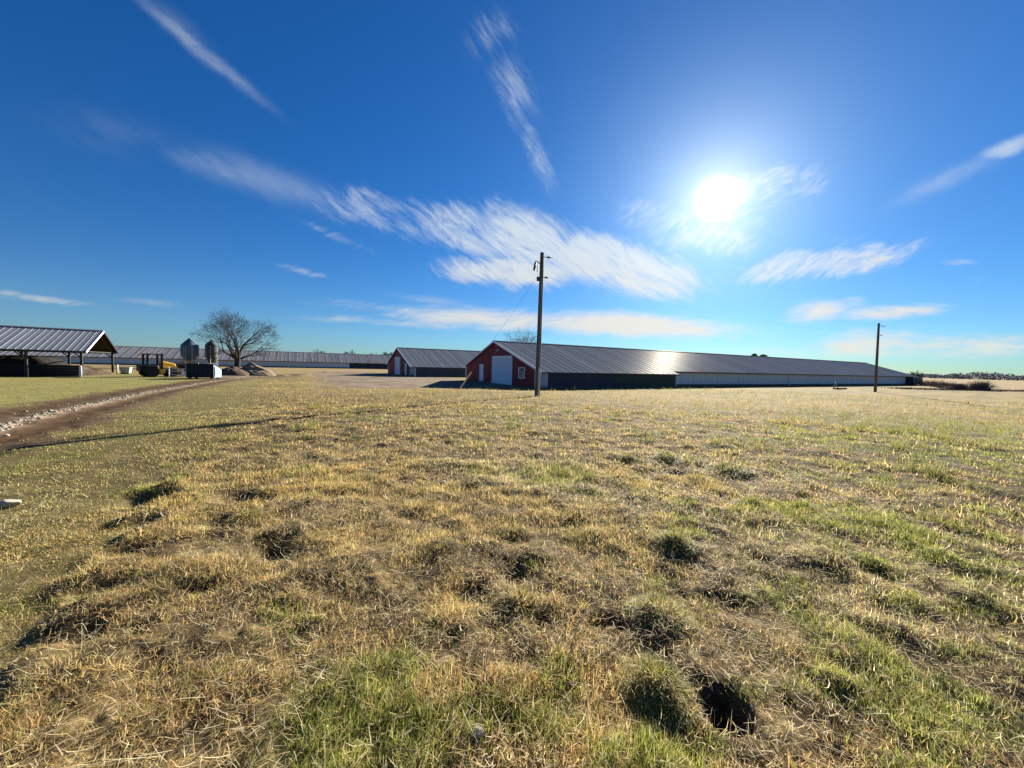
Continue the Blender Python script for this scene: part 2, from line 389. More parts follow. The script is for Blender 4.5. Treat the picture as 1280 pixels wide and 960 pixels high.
PITS = [ # x, y, radius, depth
 (.985, 1.64, .085, .26), (-2.28, 1.98, .12, .08), (-2.58, 2.38, .13, .09), (-2.90, 2.85, .15, .10), (-3.25, 3.35, .14, .08), (-3.75, 4.0, .19, .12), (-4.1, 4.55, .16, .12),
 (-1.85, 3.0, .20, .12), (-2.62, 3.42, .15, .10), (-2.98, 4.15, .2, .11), (.05, 2.66, .11, .06), (.07, 3.26, .12, .05), (.16, 2.2, .10, .05), (-.25, 2.42, .10, .04), (2.75, 2.80, .12, .05), (.60, 2.20, .10, .05)]

def region(x, y):
    r = np.hypot(x, y)
    dd, ds = seg_dist(x, y, DRIVE)
    _, es = seg_dist(x, y, EDGE); es = es + (fbm(x*2.6, y*2.6, 6, 3)-.5)*.35
    wob = (fbm(x*.9, y*.9, 5, 3)-.5)
    drive = 1-sst(1.2, 2.3, np.abs(ds+.35+wob*1.2))
    # bare gravel yard in front of the barns
    lx = (x-2.3)*.875+(y-38)*.485; ly = -(x-2.3)*.485+(y-38)*.875
    yard = sst(-22, -15, lx+wob*4)*(1-sst(-.8, 1.2, lx))*sst(-1.0, 1.5, ly+wob*2)*(1-sst(55, 60, ly))
    strip = (1-sst(2.0, 4.5, np.abs(lx+27+wob*3)))*sst(18, 24, ly)*(1-sst(70, 75, ly))
    wd = .12+.9*sst(4.5, 9, r); rough = sst(0, 1, (es+wob*.5+wd)/(2*wd))
    lawn = sst(1.3, 2.5, -(ds+.35+wob*.9))
    pad_l = (1-sst(3, 8, np.hypot((x+38)*.5, y-48)))*.9
    return r, dd, ds, es, drive, np.maximum(yard, strip*.8), rough, lawn, pad_l, lx, ly

def terrain(x, y, reg=None):
    r, dd, ds, es, drive, yard, rough, lawn, pad_l, lx, ly = reg or region(x, y)
    z = -.6*sst(7, 36, r)
    near = 1-sst(30, 70, r)
    z = z + near*.10*(fbm(x*.13, y*.13, 3, 2)-.5)*sst(3, 10, r)
    rg = rough*(1-drive)*(1-yard)*near
    z = z + rg*((fbm(x*1.1, y*1.1, 21, 3)-.5)*.075 + (fbm(x*4.2, y*4.2, 22, 4, .6)-.5)*.085)
    # ridgy clods left by mowing wet ground
    n = fbm(x*2.3, y*2.3, 23, 2); z = z + rg*.03*np.clip((n-.62)*6, 0, 1)
    z = z + (1-rough)*near*(1-drive)*((fbm(x*2.2, y*2.2, 24, 3)-.5)*.035)
    z = z + rough*.085*np.exp(-np.clip(es, 0, None)/.9)*near*(1-sst(4.2, 7.5, r))
    # drive: two soft ruts, a loose stone crown between them
    z = z - drive*.05*np.exp(-((ds+1.25)/.55)**2) - drive*.05*np.exp(-((ds-.62)/.4)**2) + drive*(fbm(x*3, y*3, 25, 4, .6)-.5)*.12
    z = z + drive*.03*np.exp(-((ds+.05)/.25)**2)
    for tx, ty, tr, th, tg in TUSSOCKS:
        z = z + th*.62*np.exp(-(((x-tx)**2+(y-ty)**2)/(tr*.8)**2))
    for tx, ty, tr, th in PITS:
        d2 = ((x-tx)**2+(y-ty)**2)/tr**2
        z = z - th*np.exp(-d2**1.5)
    return z
def th(x, y): return float(terrain(np.array([float(x)]), np.array([float(y)]))[0])

C_STRAW = np.array((.66, .49, .225)); C_GOLD = np.array((.74, .50, .205)); C_PALE = np.array((.82, .71, .45)); C_GREEN = np.array((.185, .235, .035))
C_OLIVE = np.array((.36, .345, .105)); C_BROWN = np.array((.17, .115, .07)); C_GREY = np.array((.38, .31, .20)); C_THATCH = np.array((.10, .07, .038))
C_DIRT = np.array((.122, .080, .044)); C_RUT = np.array((.075, .043, .02)); C_GRAVEL = np.array((.40, .33, .24)); C_YARD = np.array((.205, .168, .12))
def greenness(x, y, reg):
    r = reg[0]
    g = fbm(x*.55, y*.55, 41, 3)*.30 + fbm(x*1.7, y*1.7, 42, 3)*.35 + fbm(x*4.5, y*4.5, 43, 2)*.35
    bias = .10*sst(.8, 4, x)*(1-sst(2.5, 5, y)) + .16*np.exp(-((x-9)/7)**2-((y-9)/4.5)**2) + .14*np.exp(-((x-18)/7)**2-((y-14.5)/4)**2) \
         + .12*np.exp(-((x-.1)/.9)**2-((y-5.3)/.8)**2) + .025*(1-sst(1.6, 2.6, r)) - .17*np.exp(-((x+1.0)/2.4)**2-((y-5.0)/2.6)**2) - .13*np.exp(-((x-3)/4)**2-((y-9)/4.5)**2)
    lawn = reg[7]; rough = reg[6]
    return g + bias + .02*(1-rough)*(1-lawn) - .08*sst(6, 13, r)*rough*(1-sst(6, 14, x))

def build_ground():
    fr = R(74)
    ang = np.concatenate([np.arange(-fr, fr, R(.26)), np.arange(fr, 2*math.pi-fr, R(4.0))])
    rad = [0.0, .25, .45]
    while rad[-1] < 4000:
        q = rad[-1]; rad.append(q*(1.0085 if q < 9 else 1.016 if q < 60 else 1.08))
    rad = np.array(rad[1:]); na, nr = len(ang), len(rad)
    A, Q = np.meshgrid(ang, rad)
    x = (Q*np.sin(A)).ravel(); y = (Q*np.cos(A)).ravel()
    reg = region(x, y); z = terrain(x, y, reg)
    x = np.append(x, 0.0); y = np.append(y, 0.0); z = np.append(z, 0.0)
    reg = region(x, y)
    r, dd, ds, es, drive, yard, rough, lawn, pad_l, lx, ly = reg
    g = greenness(x, y, reg)
    n1 = fbm(x*.8, y*.8, 51, 4); n2 = fbm(x*6, y*6, 52, 3); n3 = fbm(x*.08, y*.08, 53, 3)
    def lerp(a, b, t): return a + (b-a)*t[:, None]
    c = lerp(np.tile(C_THATCH*.52, (len(x), 1)), C_STRAW*.27, sst(.35, .75, n2*.6+n1*.4))
    far = sst(14, 40, r)
    c = lerp(c, C_GOLD*.34+C_OLIVE*.12, far*.85)
    c = lerp(c, C_OLIVE*.34, far*(1-lawn)*sst(.48, .64, fbm(x*.16, y*.34, 57, 4))*.7)
    c = lerp(c, C_STRAW*.22, far*(1-lawn)*sst(.52, .66, fbm(x*.5, y*1.1, 58, 3))*.6)
    c = lerp(c, C_GREEN*.8, sst(.56, .68, g)*.6*(.4+.6*far))
    c = lerp(c, C_OLIVE*.50+C_STRAW*.06, lawn*(1-drive)*(1-sst(60, 90, r)))
    c = lerp(c, C_OLIVE*.18+C_STRAW*.08, (1-rough)*(1-lawn)*.6*(1-far*.5))
    c = lerp(c, C_DIRT*1.0, np.clip(pad_l, 0, 1)*sst(.35, .6, n1))
    dc = lerp(np.tile(C_DIRT, (len(x), 1)), C_RUT, np.maximum(np.exp(-((ds+1.35)/.45)**2), np.exp(-((ds-.62)/.4)**2)))
    dc = lerp(dc, C_GRAVEL, np.exp(-((ds+.05)/.24)**2)*sst(.3, .6, n2)*.85)
    c = lerp(c, dc, sst(.15, .7, drive))
    yc = lerp(np.tile(C_YARD, (len(x), 1)), C_DIRT*1.2, sst(.4, .7, n1))
    c = lerp(c, yc, sst(.2, .8, yard))
    # far stubble field and the brown weedy ditch before it
    c = lerp(c, np.array((.255, .185, .085)), sst(75, 110, r))
    ditch = np.exp(-((y-(.10*(x-70)+61.5))/3.2)**2)*sst(58, 64, x+.0*y)
    c = lerp(c, np.array((.16, .10, .07)), ditch*.8)
    c = c*(.86+.28*n3)[:, None]
    k = np.arange(na); kn = (k+1) % na
    f = []
    for i in range(nr-1):
        f.append(np.stack([i*na+k, (i+1)*na+k, (i+1)*na+kn, i*na+kn], 1))
    f = np.concatenate(f).astype(np.int32)
    me = bpy.data.meshes.new('ground')
    nt = na; nq = len(f); nv = len(x)
    tri = np.stack([np.full(na, nv-1), k, kn], 1).astype(np.int32)
    me.vertices.add(nv); me.vertices.foreach_set('co', np.stack([x, y, z], 1).astype(np.float32).ravel())
    me.loops.add(nq*4+nt*3); me.loops.foreach_set('vertex_index', np.concatenate([f[:, ::-1].ravel()*0+f.ravel(), tri.ravel()]))
    st = np.concatenate([np.arange(nq)*4, nq*4+np.arange(nt)*3]).astype(np.int32)
    me.polygons.add(nq+nt); me.polygons.foreach_set('loop_start', st)
    me.polygons.foreach_set('use_smooth', np.ones(nq+nt, bool))
    me.update(calc_edges=True); me.validate()
    ca = me.color_attributes.new('soil', 'FLOAT_COLOR', 'POINT')
    ca.data.foreach_set('color', np.concatenate([np.clip(c, 0, 1), np.ones((nv, 1))], 1).astype(np.float32).ravel())
    mt, T, b = new_mat('field_soil')
    at = T.node('ShaderNodeAttribute'); at.attribute_name = 'soil'
    co = T.node('ShaderNodeTexCoord').outputs['Object']
    a1 = T.noise(co, 14, 5, .7); a2 = T.noise(co, 70, 3, .7); a3 = T.noise(T.mapping(co, scale=(1, 3, 1)), .9, 5, .65)
    f_ = T.math('ADD', T.math('MULTIPLY', a1, .5), T.math('ADD', T.math('MULTIPLY', a2, .3), T.math('MULTIPLY', a3, .35)))
    cc = T.vmath('SCALE', at.outputs['Color'], T.smooth(f_, .38, .78, .45, 1.55))
    T.l.new(cc, b.inputs['Base Color']); b.inputs['Roughness'].default_value = 1.0; b.inputs['Specular IOR Level'].default_value = .1
    bp = T.node('ShaderNodeBump'); bp.inputs['Strength'].default_value = .7; bp.inputs['Distance'].default_value = .03
    T.l.new(f_, bp.inputs['Height']); T.l.new(bp.outputs[0], b.inputs['Normal'])
    me.materials.append(mt)
    o = bpy.data.objects.new('ground', me); col.objects.link(o); o['kind'] = 'structure'
    return o
build_ground()

# ------------------------------------------------------------------ poultry barns
AX = math.atan2(.485, .875); GZ = -.6
def L2W(o, x, y):        # barn-local to world
    return (o[0]+.875*x-.485*y, o[1]+.485*x+.875*y)
EAVE, RISE, WID = 2.05, 2.95, 18.0
def slope_z(y, w=WID, e=EAVE, rise=RISE): return e + rise*(1-abs(y-w/2)/(w/2))

def panel_mesh(width, y0, y1, w, e, rise, ribs, mat, th_=.03, rib_h=.035):
    """one roof sheet with raised seams, local x 0..width, from y0 (eave) to y1 (ridge)"""
    b = MB()
    z0, z1 = slope_z(y0, w, e, rise), slope_z(y1, w, e, rise)
    b.hull8([(0.004, y0, z0), (width-.004, y0, z0), (width-.004, y1, z1), (0.004, y1, z1), (0.004, y0, z0+th_), (width-.004, y0, z0+th_), (width-.004, y1, z1+th_), (0.004, y1, z1+th_)])
    nb = len(b.f)
    for rx in ribs:
        a0, a1 = rx-.045, rx+.045
        b.hull8([(a0, y0-.01, z0+th_-.006), (a1, y0-.01, z0+th_-.006), (a1, y1, z1+th_-.006), (a0, y1, z1+th_-.006),
                 (a0+.02, y0-.01, z0+th_+rib_h), (a1-.02, y0-.01, z0+th_+rib_h), (a1-.02, y1, z1+th_+rib_h), (a0+.02, y1, z1+th_+rib_h)])
    me = b.mesh('roof_panel', mat); me.materials.append(M['seam'])
    for p in me.polygons:
        if p.index >= nb: p.material_index = 1
    return me

def gable_wall(b, w, x, thick, openings, e=EAVE, rise=RISE, z0=-.1):
    """ribbed vertical siding strips round the openings; (y0, y1, z0, z1) each"""
    ys = sorted(set([0.0, w, w/2] + [q for o_ in openings for q in o_[:2]] + list(np.arange(.45, w, .45))))
    k = 0
    for ya, yb in zip(ys[:-1], ys[1:]):
        if yb-ya < .02: continue
        k += 1; ym = (ya+yb)/2; pr = .014 if k % 2 else 0.0
        cuts = sorted([(o_[2], o_[3]) for o_ in openings if o_[0] < ym < o_[1]])
        zlo = z0
        for c0, c1 in cuts + [(None, None)]:
            za = slope_z(ya, w, e, rise) if c0 is None else c0; zb = slope_z(yb, w, e, rise) if c0 is None else c0
            if za-zlo > .01 or zb-zlo > .01:
                b.hull8([(x-pr, ya, zlo), (x+thick, ya, zlo), (x+thick, yb, zlo), (x-pr, yb, zlo), (x-pr, ya, za), (x+thick, ya, za), (x+thick, yb, zb), (x-pr, yb, zb)])
            if c0 is None: break
            zlo = c1

def make_barn(origin, length, label, roller, man, window, lamp, ext=(.6, 19.3), pan=.9, roof='roof', name='poultry_barn', lower_ext=True):
    root = thing(name, label, 'barn', (origin[0], origin[1], GZ), AX, 'long poultry barns')
    OPN = []
    if roller: OPN.append(roller)
    if man: OPN.append(man)
    if window: OPN.append(window)
    if OPN:
        b = MB(); gable_wall(b, WID, 0.0, .12, OPN); b.build('gable_wall', M['red'], root)
    else:
        b = MB(); gable_wall(b, WID, 0.0, .12, []); b.build('gable_wall', M['curtain'], root)
    b = MB(); gable_wall(b, WID, length-.12, .12, []); b.build('end_wall', M['curtain'], root)
    # side walls: white curtain panels with battens, on a low plinth
    pw = 2.4; cp = MB(); cp.box(.012, pw-.012, .02, .10, .32, EAVE-.06); cp.box(-.03, .03, -.012, .09, .32, EAVE-.06)
    for xx in (.6, 1.2, 1.8): cp.box(xx-.015, xx+.015, .005, .05, .34, EAVE-.08)
    cme = cp.mesh('side_panel', M['curtain'])
    x = .15
    while x < length-.2:
        s = min(pw, length-.15-x)/pw
        inst('side_panel', cme, root, (x, 0, 0), scale=(s, 1, 1)); x += pw
    MB().box(.13, length-.13, WID-.1, WID-.02, .0, EAVE-.05).build('back_wall', M['curtain'], root)
    MB().box(.02, length-.02, .04, .14, -.15, .318).build('plinth', M['plinth'], root)
    # roof sheets, near slope one by one, far slope as one sheet
    fasc_y = -.45
    me = panel_mesh(pan, -.45, WID/2-.05, WID, EAVE, RISE, [0.0], M[roof], .03, .022)
    me_x = panel_mesh(pan, -1.45, WID/2-.05, WID, EAVE, RISE, [0.0], M[roof], .03, .022)
    n = int(round((length+.5)/pan)); x = -.25
    for k in range(n):
        mm_ = me_x if (ext and lower_ext and x+pan*.5 < ext[1]+.3) else me
        inst('roof_panel', mm_, root, (x+k*0, 0, .002*((k*7) % 3)))
        x += pan
    Lx = n*pan-.25
    b = MB(); z1 = slope_z(WID/2); z0 = slope_z(WID+.45)
    b.hull8([(-.25, WID/2+.05, z1), (Lx, WID/2+.05, z1), (Lx, WID+.45, z0), (-.25, WID+.45, z0), (-.25, WID/2+.05, z1+.03), (Lx, WID/2+.05, z1+.03), (Lx, WID+.45, z0+.03), (-.25, WID+.45, z0+.03)])
    b.build('far_roof_slope', M[roof], root)
    b = MB(); b.prism([(WID/2-.28, z1-.02+.03), (WID/2, z1+.10), (WID/2+.28, z1-.02+.03), (WID/2, z1+.07)], 0, -.27, Lx+.02); b.build('ridge_cap', M[roof], root)
    # rake trim on the front gable and fascia along the eave
    for sgn, nm in ((0, 'rake_trim'), (1, 'rake_trim')):
        b = MB(); y0 = (-1.45 if (ext and lower_ext) else -.45) if sgn == 0 else WID+.45; y1 = WID/2
        zz0, zz1 = slope_z(y0), slope_z(y1)
        b.hull8([(-.30, y0, zz0-.15), (-.255, y0, zz0-.15), (-.255, y1, zz1-.15), (-.30, y1, zz1-.15), (-.30, y0, zz0+.06), (-.255, y0, zz0+.06), (-.255, y1, zz1+.06), (-.30, y1, zz1+.06)])
        b.build(nm, M['white'], root)
    b = MB()
    xa = ext[1]+.35 if (ext and lower_ext) else -.2
    zf = slope_z(-.45)
    b.box(xa, Lx-.1, -.44, -.40, zf-.11, zf-.004); b.build('fascia', M['iron'], root)
    if roller:
        y0, y1, z0, z1_ = roller
        f = MB(); t = .16
        f.box(-.06, .10, y0, y0+t, z0-.05, z1_); f.box(-.06, .10, y1-t, y1, z0-.05, z1_); f.box(-.07, .10, y0+t, y1-t, z1_-.32, z1_)
        fr = f.build('roller_door_frame', M['white'], root)
        d = MB(); zz = z0
        while zz < z1_-.33:
            h = min(.115, z1_-.325-zz); d.prism([(.055, zz), (.02, zz+h*.25), (.02, zz+h*.75), (.055, zz+h), (.09, zz+h), (.09, zz)], 1, y0+t, y1-t); zz += .115
        d.build('roller_door', M['door'], root)
    if man:
        y0, y1, z0, z1_ = man
        f = MB(); t = .07
        f.box(-.05, .10, y0, y0+t, z0, z1_); f.box(-.05, .10, y1-t, y1, z0, z1_); f.box(-.05, .10, y0+t, y1-t, z1_-t, z1_)
        f.build('man_door_frame', M['white'], root)
        dd = MB().box(.0, .05, y0+t+.004, y1-t-.004, z0+.02, z1_-t-.004).build('man_door', M['door'], root)
        MB().tube([(-.06, y0+.2, z0+1.0), (-.06, y0+.32, z0+1.0)], .02, 8).build('handle', M['iron'], dd)
    if window:
        y0, y1, z0, z1_ = window
        f = MB(); t = .09
        f.box(-.05, .10, y0, y0+t, z0, z1_); f.box(-.05, .10, y1-t, y1, z0, z1_); f.box(-.05, .10, y0+t, y1-t, z1_-t, z1_); f.box(-.07, .10, y0+t, y1-t, z0, z0+t)
        wf = f.build('window_frame', M['white'], root)
        MB().box(.05, .07, y0+t, y1-t, z0+t, z1_-t).build('pane', M['glass'], wf)
        cx, cz = (y0+y1)/2, (z0+z1_)/2; hy, hz = (y1-y0)/2-t, (z1_-z0)/2-t
        for s in (1, -1):
            MB().tube([(.02, cx-hy, cz-s*hz), (.02, cx, cz), (.02, cx+hy*.9, cz+s*hz*.9)], [.02, .04, .02], 6).build('cross_bar', M['white'], wf)
    if lamp:
        ly_, lz_ = lamp
        lp = MB().box(-.08, .0, ly_-.08, ly_+.08, lz_-.07, lz_+.07).build('wall_lamp', M['white'], root, bevel=.01)
        MB().lathe([(.04, lz_-.16), (.10, lz_-.13), (.09, lz_-.06), (.04, lz_-.02)], 12, (-.14, ly_)).build('lamp_shade', M['white'], lp)
    for yy in (-.0, WID):
        MB().box(-.045, .02, yy-.09, yy+.09, -.1, slope_z(yy)-.16).build('corner_board', M['white' if yy else 'curtain'], root)
    if ext and lower_ext:
        xa, xb = ext; zt = slope_z(-1.2)-.02; yo = -1.2
        # pale end walls of the cooling lean-to, dark pads and tarp between posts
        for xx in (xa, xb):
            b = MB(); b.hull8([(xx-.05, yo, -.1), (xx+.05, yo, -.1), (xx+.05, .0, -.1), (xx-.05, 0.0, -.1), (xx-.05, yo, zt), (xx+.05, yo, zt), (xx+.05, 0, slope_z(0)-.02), (xx-.05, 0, slope_z(0)-.02)])
            b.build('lean_to_end', M['curtain'], root)
        npn = 8; wpn = (xb-xa-.1)/npn
        for k in range(npn):
            x0 = xa+.05+k*wpn
            b = MB().box(x0+.05, x0+wpn-.05, yo+.06, yo+.12, .12, zt-.16)
            q = 6
            for j in range(1, q): b.box(x0+j*wpn/q-.012, x0+j*wpn/q+.012, yo+.045, yo+.065, .13, zt-.17)
            b.build('cooling_pad' if k < 4 else 'tarp_panel', M['pad_dark'] if k < 4 else M['tarp'], root)
            MB().box(x0-.05, x0+.05, yo+.02, yo+.13, -.1, zt-.02).build('lean_to_post', M['iron'], root)
        MB().box(xa+.06, xb-.06, yo-.0, yo+.03, zt-.15, zt-.09).build('gutter_pipe', M['steel'], root)
        MB().box(xa+.06, xb-.06, yo+.05, yo+.14, -.12, .115).build('lean_to_plinth', M['plinth'], root)
        MB().box(-.2, xb+.33, -1.44, -1.40, slope_z(-1.45)-.10, slope_z(-1.45)-.004).build('lean_to_fascia', M['iron'], root)
    return root

B1 = (2.3, 38.0); B2 = (-17.0, 64.0); B3 = (-104.0, 100.0)
barn1 = make_barn(B1, 102.0, 'nearest red gabled poultry barn with wide white roller door and cross barred window', (4.75, 9.75, 0.0, 3.25), (12.25, 13.45, .1, 2.25), (2.0, 3.35, .84, 2.0), (8.2, 3.95))
barn2 = make_barn(B2, 92.0, 'smaller looking red barn behind the first, narrow white door right of its roller door', (7.2, 11.4, 0.0, 3.3), (2.3, 3.5, .1, 2.2), None, (9.6, 4.0), ext=(.6, 36.0))
# exhaust fan housings at the far end of the first barn
for k in range(3):
    xx = 96.2+k*2.0
    b = MB(); b.box(xx, xx+1.6, -1.25, .02, .25, 1.85); o = b.build('fan_housing', M['iron'], barn1)
    MB().lathe([(.60, -.04), (.60, .04), (.54, .05), (.54, -.03)], 20).build('fan_ring', M['steel'], o).matrix_basis = Matrix.Translation((xx+.8, -1.27, 1.05)) @ Matrix.Rotation(R(90), 4, 'X')
MB().tube([(47.4, -.12, -.1), (47.4, -.12, 1.85)], .09, 8).build('downpipe', M['white'], barn1)

def make_long_house():
    o = L2W(B3, -46.0, 0); length = 122.0
    root = thing('poultry_barn', 'very long low barn with rust streaked striped roof, far back beyond the bare tree', 'barn', (o[0], o[1], GZ), AX, 'long poultry barns')
    pw = 2.4; cp = MB(); cp.box(.012, pw-.012, .02, .10, .32, EAVE-.06); cp.box(-.03, .03, -.012, .09, .32, EAVE-.06)
    cme = cp.mesh('side_panel', M['curtain']); n = int(104/pw)
    for k in range(n): inst('side_panel', cme, root, (k*pw, 0, 0))
    xs = n*pw
    for k in range(6):
        MB().box(xs+k*3+.05, xs+k*3+2.95, .25, .3, .2, EAVE-.15).build('cooling_pad', M['pad_dark'], root)
        MB().box(xs+k*3-.06, xs+k*3+.06, .0, .15, -.1, EAVE-.05).build('wall_post', M['iron'], root)
    MB().box(.0, length, .04, .14, -.15, .318).build('plinth', M['plinth'], root)
    MB().box(.0, length, WID-.1, WID, -.1, EAVE-.05).build('back_wall', M['curtain'], root)
    for xx in (0.0, length-.12):
        b = MB(); gable_wall(b, WID, xx, .12, []); b.build('end_wall', M['curtain'], root)
    pan = 1.05
    mes = [panel_mesh(pan, -.5, WID/2-.05, WID, EAVE, RISE, [0.0], mt_) for mt_ in (M['roof_old'], M['roof'])]
    nn = int(length/pan)+1
    for k in range(nn): inst('roof_panel', mes[1 if (k % 2 and (k*13) % 7 != 0) else 0], root, (k*pan-.3, 0, .002*(k % 3)))
    z1 = slope_z(WID/2); z0 = slope_z(WID+.45); Lx = nn*pan-.3
    b = MB(); b.hull8([(-.3, WID/2+.05, z1), (Lx, WID/2+.05, z1), (Lx, WID+.45, z0), (-.3, WID+.45, z0), (-.3, WID/2+.05, z1+.03), (Lx, WID/2+.05, z1+.03), (Lx, WID+.45, z0+.03), (-.3, WID+.45, z0+.03)])
    b.build('far_roof_slope', M['roof_old'], root)
    b = MB(); b.prism([(WID/2-.28, z1+.01), (WID/2, z1+.10), (WID/2+.28, z1+.01), (WID/2, z1+.07)], 0, -.32, Lx+.02); b.build('ridge_cap', M['roof_old'], root)
    MB().box(-.2, Lx-.1, -.49, -.45, slope_z(-.5)-.13, slope_z(-.5)-.004).build('fascia', M['iron'], root)
make_long_house()

# ------------------------------------------------------------------ open sided shed with compost heap
def make_shed():
    o = (-43.1, 38.5); W, e, ri, ln = 10.7, 2.75, 2.15, 15.0
    root = thing('open_shed', 'open sided pole shed with ribbed metal roof sheltering a dark heap', 'shed', (o[0], o[1], GZ), R(34.5))
    def sz(y): return slope_z(y, W, e, ri)
    pan = .46; me = panel_mesh(pan, -.5, W/2-.04, W, e, ri, [0.0], M['roof_shed'], .03, .018)
    n = int(ln/pan)
    for k in range(n): inst('roof_panel', me, root, (.45-(k+1)*pan, 0, 0))
    xl = .45-n*pan
    b = MB(); z1, z0 = sz(W/2), sz(W+.5)
    b.hull8([(xl, W/2+.04, z1), (.45, W/2+.04, z1), (.45, W+.5, z0), (xl, W+.5, z0), (xl, W/2+.04, z1+.03), (.45, W/2+.04, z1+.03), (.45, W+.5, z0+.03), (xl, W+.5, z0+.03)])
    b.build('far_roof_slope', M['roof_shed'], root)
    b = MB(); b.prism([(W/2-.22, z1+.03), (W/2, z1+.12), (W/2+.22, z1+.03), (W/2, z1+.08)], 0, xl-.02, .47); b.build('ridge_cap', M['roof_shed'], root)
    for y0, y1, tm in ((-.5, W/2, 'white'), (W+.5, W/2, 'iron')):
        b = MB(); a0, a1 = sz(y0), sz(y1)
        b.hull8([(.455, y0, a0-.16), (.50, y0, a0-.16), (.50, y1, a1-.16), (.455, y1, a1-.16), (.455, y0, a0+.07), (.50, y0, a0+.07), (.50, y1, a1+.07), (.455, y1, a1+.07)])
        b.build('rake_trim', M[tm], root)
    for yy in (-.0, W):
        for k in range(5):
            xx = -k*3.6
            MB().box(xx-.09, xx+.09, yy-.09, yy+.09, -.2, e-.05).build('post', M['timber'], root, bevel=.01)
            if k < 4:
                MB().tube([(xx-.1, yy, e-.75), (xx-.75, yy, e-.1)], .06, 4).build('knee_brace', M['timber'], root)
        MB().box(xl+.1, .3, yy-.05, yy+.05, e-.32, e-.06).build('eave_beam', M['timber'], root)
    for k in range(5):
        xx = -k*3.6-.02
        b = MB(); b.tube([(xx, .1, e-.2), (xx, W-.1, e-.2)], .07, 4); b.build('tie_beam', M['timber'], root)
        b = MB(); b.tube([(xx, 0, e-.12), (xx, W/2, e+ri-.14), (xx, W, e-.12)], .08, 4); b.build('rafter', M['timber'], root)
    for y0, y1 in ((-.45, W/2), (W+.45, W/2)):     # near-black sheets added to paint deep shade on the roof underside
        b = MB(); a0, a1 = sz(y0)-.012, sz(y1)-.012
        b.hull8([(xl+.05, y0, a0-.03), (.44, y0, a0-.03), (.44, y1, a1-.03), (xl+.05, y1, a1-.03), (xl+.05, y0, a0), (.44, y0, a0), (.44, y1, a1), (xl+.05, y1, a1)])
        b.build('roof_shade_sheet', M['board'], root)
    # low board wall along the near side
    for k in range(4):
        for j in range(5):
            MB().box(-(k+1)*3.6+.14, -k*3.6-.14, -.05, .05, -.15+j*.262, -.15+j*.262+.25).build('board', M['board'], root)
    return root
shed = make_shed()

def mound(name, label, cat, loc, rx, ry, h, mat, seed, rz=0.0, nn=34, flat=.0):
    b = MB(); idx = {}
    xs = np.linspace(-1, 1, nn)
    for i, u in enumerate(xs):
        for j, v in enumerate(xs):
            # square to disc
            du, dv = u*math.sqrt(1-v*v/2), v*math.sqrt(1-u*u/2)
            r = math.hypot(du, dv)
            n = float(fbm(np.array([du*2.2+seed]), np.array([dv*2.2]), seed, 4)[0])-.5
            pr = max(0.0, 1-r) ** .85 if not flat else min(1.0, (1-r)/flat)
            z = h*(pr*(1+n*.9)) + (n*.12*h)*(1-r)
            if r > .985: z = -.25
            b.v.append((du*rx*(1+n*.12), dv*ry*(1+n*.12), z))
    for i in range(nn-1):
        for j in range(nn-1):
            a = i*nn+j; b.f.append((a, a+nn, a+nn+1, a+1))
    o = b.build(name, mat, None, True); o.location = loc; o.rotation_euler = (0, 0, rz)
    return tag(o, label, cat)
def S2W(x, y): return (-43.1+.824*x-.566*y, 38.5+.566*x+.824*y)
cx, cy = S2W(-7.6, 4.4)
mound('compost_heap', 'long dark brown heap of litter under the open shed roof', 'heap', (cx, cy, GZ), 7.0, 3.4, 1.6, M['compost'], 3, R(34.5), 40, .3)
cx, cy = S2W(-1.6, 7.0)
mound('litter_pile', 'low brown pile spilling out at the open end of the shed', 'pile', (cx, cy, GZ), 2.6, 3.2, 1.05, M['soil'], 8, AX)
mound('dirt_pile', 'reddish brown dirt pile beside the dumpster', 'pile', (-37.4, 51.2, GZ), 2.5, 2.0, 1.3, M['soil'], 5)
mound('dirt_pile', 'tan dirt pile in front of the big bare tree trunk', 'pile', (-36.2, 53.6, GZ), 3.2, 2.3, 1.5, M['tan_soil'], 14)
for p, lb in (((-42.6, 37.95), 'short white bollard at the near corner post of the shed'), ((-48.9, 47.6), 'short white bollard at the far corner post of the shed')):
    b = MB().lathe([(.10, -.1), (.10, 1.05), (.07, 1.12), (.0, 1.14)], 14); o = b.build('bollard', M['white'], None, True); o.location = (p[0], p[1], GZ); tag(o, lb, 'bollard', 'white bollards at the shed')
def tub():
    root = thing('water_tub', 'white tapered plastic tub on the dirt right of the shed', 'tub', (-47.4, 47.2, GZ), .4)
    b = MB(); b.hull8([(-.5,-.4,.1),(.5,-.4,.1),(.5,.4,.1),(-.5,.4,.1),(-.65,-.5,1.0),(.65,-.5,1.0),(.65,.5,1.0),(-.65,.5,1.0)])
    b.build('body', M['plastic'], root, bevel=.05)
    MB().box(-.7,.7,-.55,.55,.98,1.06).build('rim', M['plastic'], root, bevel=.02)
    MB().box(-.55,.55,-.42,.42,-.05,.1).build('base', M['timber'], root)
    root.scale = (.75, .75, .8)
tub()

